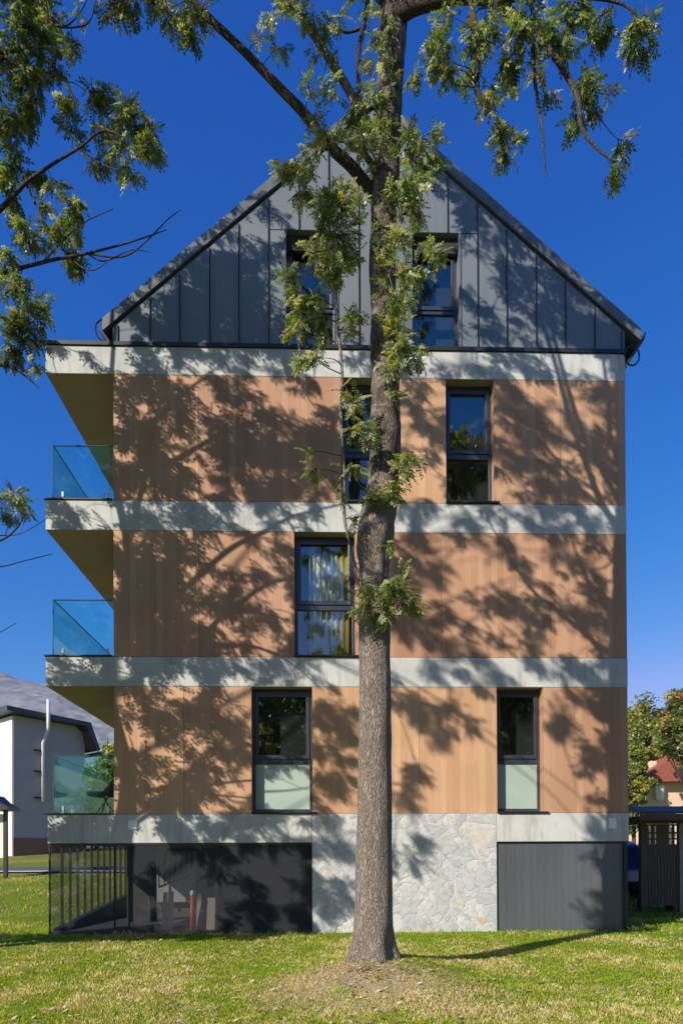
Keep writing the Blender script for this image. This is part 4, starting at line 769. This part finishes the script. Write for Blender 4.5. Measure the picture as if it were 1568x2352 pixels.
# ------------------------------------------------------------------ simple leafy trees and bushes of the background
def puff(name, label, cat, x, y, hgt, rad, nleaf, mats, wts, lsize, z0=None, trunk=.12, group=None, bot=.15, clumps=26, bark=MAT['bark2']):
    z0 = ground(x, y) if z0 is None else z0; e = empty(name, (x, y, z0)); tag(e, label, cat, group)
    cs = []; tm = MB(); tm.tube(catmull([(x, y, z0-.1), (x+.05, y, z0+hgt*.3), (x-.04, y, z0+hgt*.6), (x, y, z0+hgt*.9)], 4), lerp_list([trunk*1.2, trunk, trunk*.6, trunk*.15], 4), 9, wob=.1)
    for k in range(clumps):
        u = Vector((random.gauss(0, 1), random.gauss(0, 1), random.gauss(0, 1))).normalized()*random.random()**.4
        zc = z0 + hgt*(bot + (1-bot)*.5) + u.z*hgt*(1-bot)*.5*.92; w = rad*(.55+.45*math.sin(math.pi*min(1, max(0, (zc-z0)/hgt*.9+.08))))
        c = Vector((x+u.x*w, y+u.y*w, zc)); cs.append((c, rad*random.uniform(.16, .42)))
        s = Vector((x, y, z0 + (zc-z0)*.55)); tm.tube(catmull([s, s.lerp(c, .5)+Vector((0, 0, .1)), c], 3), lerp_list([trunk*.35, trunk*.22, trunk*.08], 3), 5, cap=False)
    tm.build('trunk', bark, e, smooth=True)
    n = nleaf; idx = rng.integers(0, clumps, n); C = np.array([tuple(c) for c, r in cs])[idx]; Rr = np.array([r for c, r in cs])[idx]
    d = rng.normal(size=(n, 3)); d /= np.linalg.norm(d, axis=1)[:, None]; p = C + d*(Rr*rng.random(n)**.5)[:, None]*np.array((1, 1, .75))
    p[:, 2] = np.maximum(p[:, 2], z0+.05)
    u = rng.normal(size=(n, 3)); u /= np.linalg.norm(u, axis=1)[:, None]; v = np.cross(u, rng.normal(size=(n, 3))); v /= np.linalg.norm(v, axis=1)[:, None]
    s = (lsize*rng.uniform(.6, 1.2, n))[:, None]; V = np.stack([p-u*s, p+v*s*.5-u*s*.1, p+u*s, p-v*s*.5-u*s*.1], 1)
    mi_c = np.array([random.choices(range(len(mats)), wts)[0] for _ in range(clumps)])[idx]; alt = np.array(random.choices(range(len(mats)), wts, k=n)); mi = np.where(rng.random(n) < .6, mi_c, alt)
    npmesh('foliage', V.reshape(-1, 3), np.arange(n*4).reshape(n, 4), mats, mi, e)
    return e
BM = [MAT['bush_a'], MAT['bush_b'], MAT['bush_y'], MAT['bush_r']]
def tree_at(name, label, cat, px, ytop, Y, rad_px, n, w, ls, **k):
    p = at(px, ytop, Y); puff(name, label, cat, p.x, Y, p.z-ground(p.x, Y), ppx(rad_px, Y), n, BM, w, ls, **k)
tree_at('birch_tree', 'loose yellow green tree directly right of the house edge', 'tree', 1480, 1572, 52, 84, 26000, (4, 2, 4.5, 0), .16, bot=.05, clumps=120)
tree_at('maple_tree', 'green tree with reddish leaves overhanging the roof of the peach house', 'tree', 1572, 1575, 42, 74, 24000, (5, 3.5, 2, .7), .12, bot=.48, clumps=100)
tree_at('hedge_bush', 'bright green bush between the house and the peach coloured house', 'bush', 1452, 1700, 45, 46, 14000, (6, 1.5, 2.5, 0), .13, bot=0, clumps=70)
tree_at('young_tree', 'pale yellow green tree behind the lowest balcony', 'tree', 248, 1665, 50, 52, 14000, (4, 1.5, 3.5, 0), .16, bot=.0, clumps=80)
tree_at('round_bush', 'low green bush seen through the lowest balcony glass', 'bush', 222, 1770, 38, 36, 9000, (4, 2, 4, 0), .12, bot=0, clumps=60)
for x, y, h, r in [(-7, -16, 13, 4.2), (1, -20, 16, 4.8), (8, -15, 13.5, 4.4), (15, -20, 17, 5.0), (-13, -22, 11, 4.4), (4, -26, 20, 5.5), (11, -27, 15, 5), (-3, -14, 13, 4.5), (6.4, -.5, 20.5, 3.8), (3.5, -6, 13.5, 3.6)]:
    puff('park_tree', 'yellow green park tree facing the house, mirrored in its windows', 'tree', x, y, h, r, 11000, BM, (3, 4, 4, 0), .30, trunk=.22, group='park trees mirrored in the windows', bot=.18, clumps=40)

# ------------------------------------------------------------------ white house at the left
hy = 32.0; c0 = at(32, 1945, hy); A0 = Vector((c0.x, hy, 0)); d1 = Vector((.66, .75, 0)).normalized(); d2 = Vector((-d1.y, d1.x, 0)); zb = ground(c0.x, hy)-.3
wh = empty('neighbour_house', (A0.x, A0.y, zb)); tag(wh, 'grey white house with dark mansard roof and brown plinth behind the balconies', 'house')
Lw = 3.55; zE = at(198, 1672, hy+2.6).z; zT = at(32, 1645, hy).z
def wallpoly(o, d, depth, pts, name, mat):   # vertical polygon (u along d, z) extruded inward
    m = MB(); k = len(pts); m.v += [tuple(o + d*u + Vector((0, 0, z))) for u, z in pts] + [tuple(o + d*u + depth + Vector((0, 0, z))) for u, z in pts]
    m.f.append(tuple(range(k))); m.f.append(tuple(reversed(range(k, 2*k))))
    for i in range(k): m.f.append((i, k+i, k+(i+1) % k, (i+1) % k))
    m.m = [0]*len(m.f); return m.build(name, mat, wh)
wallpoly(A0, d1, d2*7, [(0, zb), (Lw, zb), (Lw, zE-.9), (Lw-.12, zE-.25), (Lw-.5, zE+.02), (0, zT+.05)], 'wall', MAT['plaster'])  # white gable wall, its shade painted in as grey
m = MB(); q = A0 - d1*.06 + d2*.02; m.obox(q + Vector((0, 0, zb)), d1*.058, d2*6.9, Vector((0, 0, zT-zb+.02))); m.build('side_wall', MAT['cream'], wh)  # sunlit side of the same house, the light put into a paler colour
wallpoly(A0 - d2*.08, d1, d2*.07, [(-.05, zb), (Lw+.03, zb), (Lw+.03, zb+1.15), (-.05, zb+1.15)], 'plinth', MAT['brownplinth'])
rf = wallpoly(A0 - d2*.55, d1, d2*8, [(Lw+.35, zE-1.15), (Lw+.55, zE-1.10), (Lw+.02, zE+.22), (-.55, zT+.34), (-.55, zT+.12), (Lw-.18, zE+.02)], 'roof', MAT['roofblue'])
wl = wallpoly(A0 - d2*.50, d1, d2*.45, [(Lw-.10, zE-.10), (Lw+.30, zE-1.12), (Lw+.02, zE-1.05), (Lw-.14, zE-.3)], 'eaves_board', MAT['redwood'])
g = A0 + d1*(Lw+.42) + Vector((0, 0, zE-1.35)); m = MB(); m.obox(g - d2*.6, d1*.2, d2*8, Vector((0, 0, .14))); o = m.build('gutter', MAT['roofblue'], wh)
fp = A0 + d1*1.33 - d2*.16; zz = at(110, 1612, hy+1).z; z1_ = at(110, 1842, hy+1).z
m = MB(); m.tube([(fp - d2*.5) + Vector((0, 0, zz)), (fp - d2*.5) + Vector((0, 0, zz-1.35)), fp + Vector((0, 0, zz-2.0)), fp + Vector((0, 0, z1_))], .085, 12); fl = m.build('flue_pipe', MAT['greypaint'], wh, smooth=True)
bk = MB()
for z in (zz-2.4, zz-3.4, z1_+.15): bk.obox(fp - d1*.42 + Vector((0, 0, z)), d1*.36, d2*.1, Vector((0, 0, .07)))
bk.build('pipe_bracket', MAT['dark'], wh)

# shelter post at the far left
sy = 24.0; c = at(14, 1990, sy); sz = ground(c.x, sy); st = empty('path_shelter', (c.x, sy, sz)); tag(st, 'small dark roofed notice board post beside the path at the left edge', 'shelter')
ztop = at(14, 1862, sy).z
m = MB(); m.box(c.x-.06, c.x+.06, sy-.06, sy+.06, sz-.1, ztop); m.box(c.x-.62, c.x-.5, sy-.06, sy+.06, sz-.1, ztop); m.build('post', MAT['dark'], st)
m = MB(); m.prism([(c.x-.85, ztop+.0), (c.x+.28, ztop+.0), (c.x+.28, ztop+.10), (c.x-.05, ztop+.30), (c.x-.28, ztop+.52), (c.x-.85, ztop+.1)], sy-.5, sy+.5); m.build('roof', MAT['dark'], st)
m = MB(); m.box(c.x-.48, c.x-.08, sy-.02, sy+.02, sz+.7, ztop-.12); m.build('board', MAT['cream'], st)
# path and kerb
def strip(name, y0, y1, mat, off, x0=-60, x1=-5.7):
    m = MB(); n = 60
    for i in range(n+1):
        x = x0 + (x1-x0)*i/n
        for y in (y0, y1): m.v.append((x, y, max(ground(x, y), .09)+off))
    for i in range(n): m.f.append((i*2, i*2+2, i*2+3, i*2+1)); m.m.append(0)
    tag(m.build(name, mat, smooth=True), kind='structure')
strip('path', 25.6, 27.4, MAT['asphalt'], .03); strip('kerb', 25.3, 25.6, MAT['kerb'], .07); strip('path', 30.3, 30.8, MAT['kerb'], .03) if False else None

# ------------------------------------------------------------------ right side: peach house, wooden pavilion, blue car
py_ = 47.0; a, b_ = at(1487, 1770, py_), at(1700, 1770, py_); ph = empty('peach_house', (a.x, py_, ground(a.x, py_))); tag(ph, 'peach plastered house with a red tile roof behind the pavilion', 'house')
zt = at(1490, 1794, py_).z; zr = at(1517, 1762, py_).z; m = MB(); m.box(a.x, b_.x, py_, py_+7, -.2, zt); m.build('wall', MAT['peach'], ph)
m = MB(); x0 = at(1470, 1791, py_-.8).x; m.prism([(x0, zt-.12), (b_.x+.6, zt-.10), (b_.x+.6, zt+.05), (b_.x-1.6, zr+1.6), (x0+3.0, zr+.95), (x0+1.35, zr-.02), (x0+.02, zt+.03)], py_-.8, py_+9); rf = m.build('roof', MAT['redroof'], ph)
m = MB(); q = at(1500, 1760, py_); m.box(q.x-.1, q.x+.6, py_+.8, py_+1.9, zr-.6, zr+.55); sub(m.build('chimney', MAT['peach']), rf)
m = MB(); q = at(1514, 1818, py_-.3); zc = q.z; m.tube([(q.x, py_-.3, zc+d) for d in (-.62, -.55, -.46, -.1, -.06, .38, .52, .60)], [.08, .20, .25, .26, .31, .29, .18, .05], 14); m.build('wall_lamp', MAT['white'], ph, smooth=True)
# pavilion
gy = 16.6; gz = ground(8, gy); pv = empty('garden_pavilion', (at(1520, 2100, gy).x, gy, gz)); tag(pv, 'dark wooden garden pavilion with lattice panel at the right edge', 'pavilion')
X = lambda px, Y=gy: at(px, 1950, Y).x
Z = lambda py, Y=gy: at(1510, py, Y).z
m = MB(); x0, x1 = X(1447), X(1760)
zf, zb_ = at(1510, 1864, gy-.5).z, at(1510, 1852, gy+1.6).z
m.v += [(x0, gy-.5, zf-.05), (x1, gy-.5, zf-.05), (x1+.3, gy+1.6, zb_-.06), (x0+.55, gy+1.6, zb_-.06), (x0, gy-.5, zf), (x1, gy-.5, zf), (x1+.3, gy+1.6, zb_), (x0+.55, gy+1.6, zb_)]
for q in ((0, 3, 2, 1), (4, 5, 6, 7), (0, 1, 5, 4), (1, 2, 6, 5), (2, 3, 7, 6), (3, 0, 4, 7)): m.f.append(q); m.m.append(0)
m.build('roof', MAT['shedroof'], pv)
m = MB(); m.box(x0+.03, x1, gy-.47, gy-.43, Z(1886), zf-.052); m.build('fascia', MAT['shedwood'], pv)
m = MB(); m.box(x0+.15, x1, gy-.1, gy+.05, Z(1892), Z(1875)); m.box(x0+.15, x0+.3, gy+.05, gy+3, Z(1892), Z(1875)); m.build('beam', MAT['shedwood'], pv)
for px in (1474, 1562):
    m = MB(); m.box(X(px)-.07, X(px)+.07, gy-.08, gy+.06, gz-.1, Z(1892)); m.build('post', MAT['shedwood'] if px < 1500 else MAT['greypost'], pv)
m = MB(); l0, l1_, z0, z1 = X(1478), X(1557), Z(2080), Z(1945)
nb = 11
for i in range(nb):
    u0 = l0 + (l1_-l0)*i/nb; m.box(u0+.006, l0+(l1_-l0)*(i+1)/nb-.006, gy-.03, gy, z0, z1)
m.build('boarding', MAT['shedwood'], pv)
m = MB(); z2 = Z(1906); vx = [X(p) for p in (1478, 1488, 1493, 1500.5, 1505.5, 1532, 1537, 1546, 1551, 1557)]
holes = [(1488, 1494), (1501, 1506), (1534, 1541), (1547, 1553)]; hz = [(1897, 1911), (1915, 1925), (1929, 1939)]
xs_ = sorted([X(1478), X(1557)] + [X(p) for h in holes for p in h]); zs_ = sorted([Z(1945), Z(1893)] + [Z(p) for h in hz for p in h])
for a_, b2 in zip(xs_, xs_[1:]):
    for c_, d_ in zip(zs_, zs_[1:]):
        mx, mz = (a_+b2)/2, (c_+d_)/2
        if any(X(h0) < mx < X(h1) for h0, h1 in holes) and any(Z(h1) < mz < Z(h0) for h0, h1 in hz): continue
        m.box(a_, b2, gy-.028, gy-.002, c_, d_)
m.build('lattice_panel', MAT['shedwood'], pv)
m = MB(); m.box(X(1478), X(1557), gy+.05, gy+.55, gz+.38, gz+.44); m.box(X(1482), X(1486), gy+.1, gy+.5, gz, gz+.38); m.box(X(1548), X(1552), gy+.1, gy+.5, gz, gz+.38); m.build('bench', MAT['shedwood'], pv)
# blue car parked between the house and the pavilion
cy = 18.2; car = empty('blue_car', (X(1436, cy), cy+2, ground(7.5, cy))); tag(car, 'blue car parked between the house corner and the pavilion', 'car'); cz = ground(7.9, cy); cx = X(1424, cy)
prof = [(0, .35), (0.02, .85), (.12, 1.0), (.42, 1.52), (.75, 1.62), (1.9, 1.60), (2.7, 1.05), (3.7, .92), (3.95, .7), (3.98, .35)]   # (y, z) rear to front
m = MB(); hw = .84; k = len(prof)
for sx in (-1, 1):
    m.v += [(cx + sx*(hw - (.16 if z > 1.1 else 0)), cy+y, cz+z*1.02) for y, z in prof]
m.f.append(tuple(range(k))); m.f.append(tuple(reversed(range(k, 2*k))))
for i in range(k): m.f.append((i, k+i, k+(i+1) % k, (i+1) % k))
m.m = [0]*len(m.f); m.build('body', MAT['carblue'], car, bevel=.06)
m = MB(); m.face([(cx-.62, cy+.155, cz+1.08), (cx+.62, cy+.155, cz+1.08), (cx+.56, cy+.38, cz+1.49), (cx-.56, cy+.38, cz+1.49)]); w = m.build('rear_window', MAT['glass'], car)
for sx in (-1, 1):
    m = MB(); m.box(cx+sx*.76-.07, cx+sx*.76+.07, cy-.02, cy+.10, cz+.80, cz+1.05); m.build('tail_light', MAT['taillight'], car, bevel=.015)
    for y in (.75, 3.1):
        m = MB(); m.tube([(cx+sx*.70, cy+y, cz+.31), (cx+sx*.89, cy+y, cz+.31)], .31, 20); wl = m.build('wheel', MAT['tyre'], car); m = MB(); m.tube([(cx+sx*.885, cy+y, cz+.31), (cx+sx*.9, cy+y, cz+.31)], .19, 16); sub(m.build('rim', MAT['steel']), wl)
m = MB(); m.box(cx-.8, cx+.8, cy-.06, cy+.1, cz+.3, cz+.55); m.build('bumper', MAT['blackplastic'], car, bevel=.03)

# ------------------------------------------------------------------ mountain
m = MB(); nx_, ny_ = 60, 16
for j in range(ny_+1):
    for i in range(nx_+1):
        x = -900 + 900*i/nx_; y = 560 + 420*j/ny_; px = project((x, 760, 100))[0]
        ridge = max(0, 238 - .17*max(0, (x+430)) - .05*abs(x+430)); t = j/ny_
        prof_ = math.sin(min(1, t*1.35)*math.pi*.5) if t < .74 else 1-(t-.74)*1.6
        z = ridge*prof_ + 26*noise.noise(Vector((x*.012, y*.012, 1)))*prof_ + 10*noise.noise(Vector((x*.04, y*.04, 5)))*prof_ + 5*noise.noise(Vector((x*.1, y*.1, 5)))*prof_
        m.v.append((x, y, max(z, 0)+1.5))
for j in range(ny_):
    for i in range(nx_): a = j*(nx_+1)+i; m.f.append((a, a+1, a+nx_+2, a+nx_+1)); m.m.append(0)
tag(m.build('mountain', MAT['rock'], smooth=True), kind='structure')

# ------------------------------------------------------------------ air
m = bpy.data.materials.new('air'); m.use_nodes = True; nt = m.node_tree; nt.nodes.clear(); o_ = nt.nodes.new('ShaderNodeOutputMaterial'); pv_ = nt.nodes.new('ShaderNodeVolumePrincipled')
pv_.inputs['Color'].default_value = (.62, .76, 1.0, 1); pv_.inputs['Density'].default_value = HAZE; pv_.inputs['Anisotropy'].default_value = 0; nt.links.new(pv_.outputs[0], o_.inputs['Volume'])
mb_h = MB(); mb_h.box(-1000, 700, -300, 1010, -1.0, 285); tag(mb_h.build('haze', m), kind='stuff')

# ------------------------------------------------------------------ light
w = bpy.data.worlds.new('World'); scene.world = w; w.use_nodes = True; nt = w.node_tree; bg = nt.nodes['Background']
sk = nt.nodes.new('ShaderNodeTexSky'); sk.sky_type = 'NISHITA'; sk.sun_disc = False; sk.sun_elevation = SUN_EL; sk.sun_rotation = math.atan2(-math.sin(SUN_AZ), -math.cos(SUN_AZ))
sk.altitude = 900; sk.air_density = 1.3; sk.dust_density = 0.4; sk.ozone_density = 5.0
sp = nt.nodes.new('ShaderNodeSeparateColor'); nt.links.new(sk.outputs[0], sp.inputs[0]); cb = nt.nodes.new('ShaderNodeCombineColor')
for ch, (k_, p_) in enumerate(((.085, 3.9), (.59, 1.26), (2.0, .72))):     # polarised autumn sky: deep overhead, paler low down
    pw = nd(nt, 'ShaderNodeMath', operation='POWER'); nt.links.new(sp.outputs[ch], pw.inputs[0]); pw.inputs[1].default_value = p_
    ml = nd(nt, 'ShaderNodeMath', operation='MULTIPLY'); nt.links.new(pw.outputs[0], ml.inputs[0]); ml.inputs[1].default_value = k_
    mn = nd(nt, 'ShaderNodeMath', operation='MINIMUM'); nt.links.new(ml.outputs[0], mn.inputs[0])
    if ch == 0: nt.links.new(sp.outputs[0], mn.inputs[1])
    else: mn.inputs[1].default_value = 14
    nt.links.new(mn.outputs[0], cb.inputs[ch])
nt.links.new(cb.outputs[0], bg.inputs[0]); bg.inputs[1].default_value = .085
sun = bpy.data.lights.new('sun', 'SUN'); sun.energy = 5.0; sun.angle = R_(.42); sun.color = (1, .93, .82); so = bpy.data.objects.new('sun', sun); col.objects.link(so)
so.rotation_euler = Vector((SH.x, SH.y, SH.z)).to_track_quat('-Z', 'Y').to_euler(); so.location = (-8, -8, 14)
vs = scene.view_settings; vs.view_transform = 'Standard'; vs.look = 'None'; vs.exposure = EXPOSURE; vs.gamma = 1; vs.use_curve_mapping = False
scene.render.engine = 'CYCLES'; scene.cycles.use_denoising = True; scene.cycles.max_bounces = 8; scene.cycles.diffuse_bounces = 3; scene.cycles.transparent_max_bounces = 16
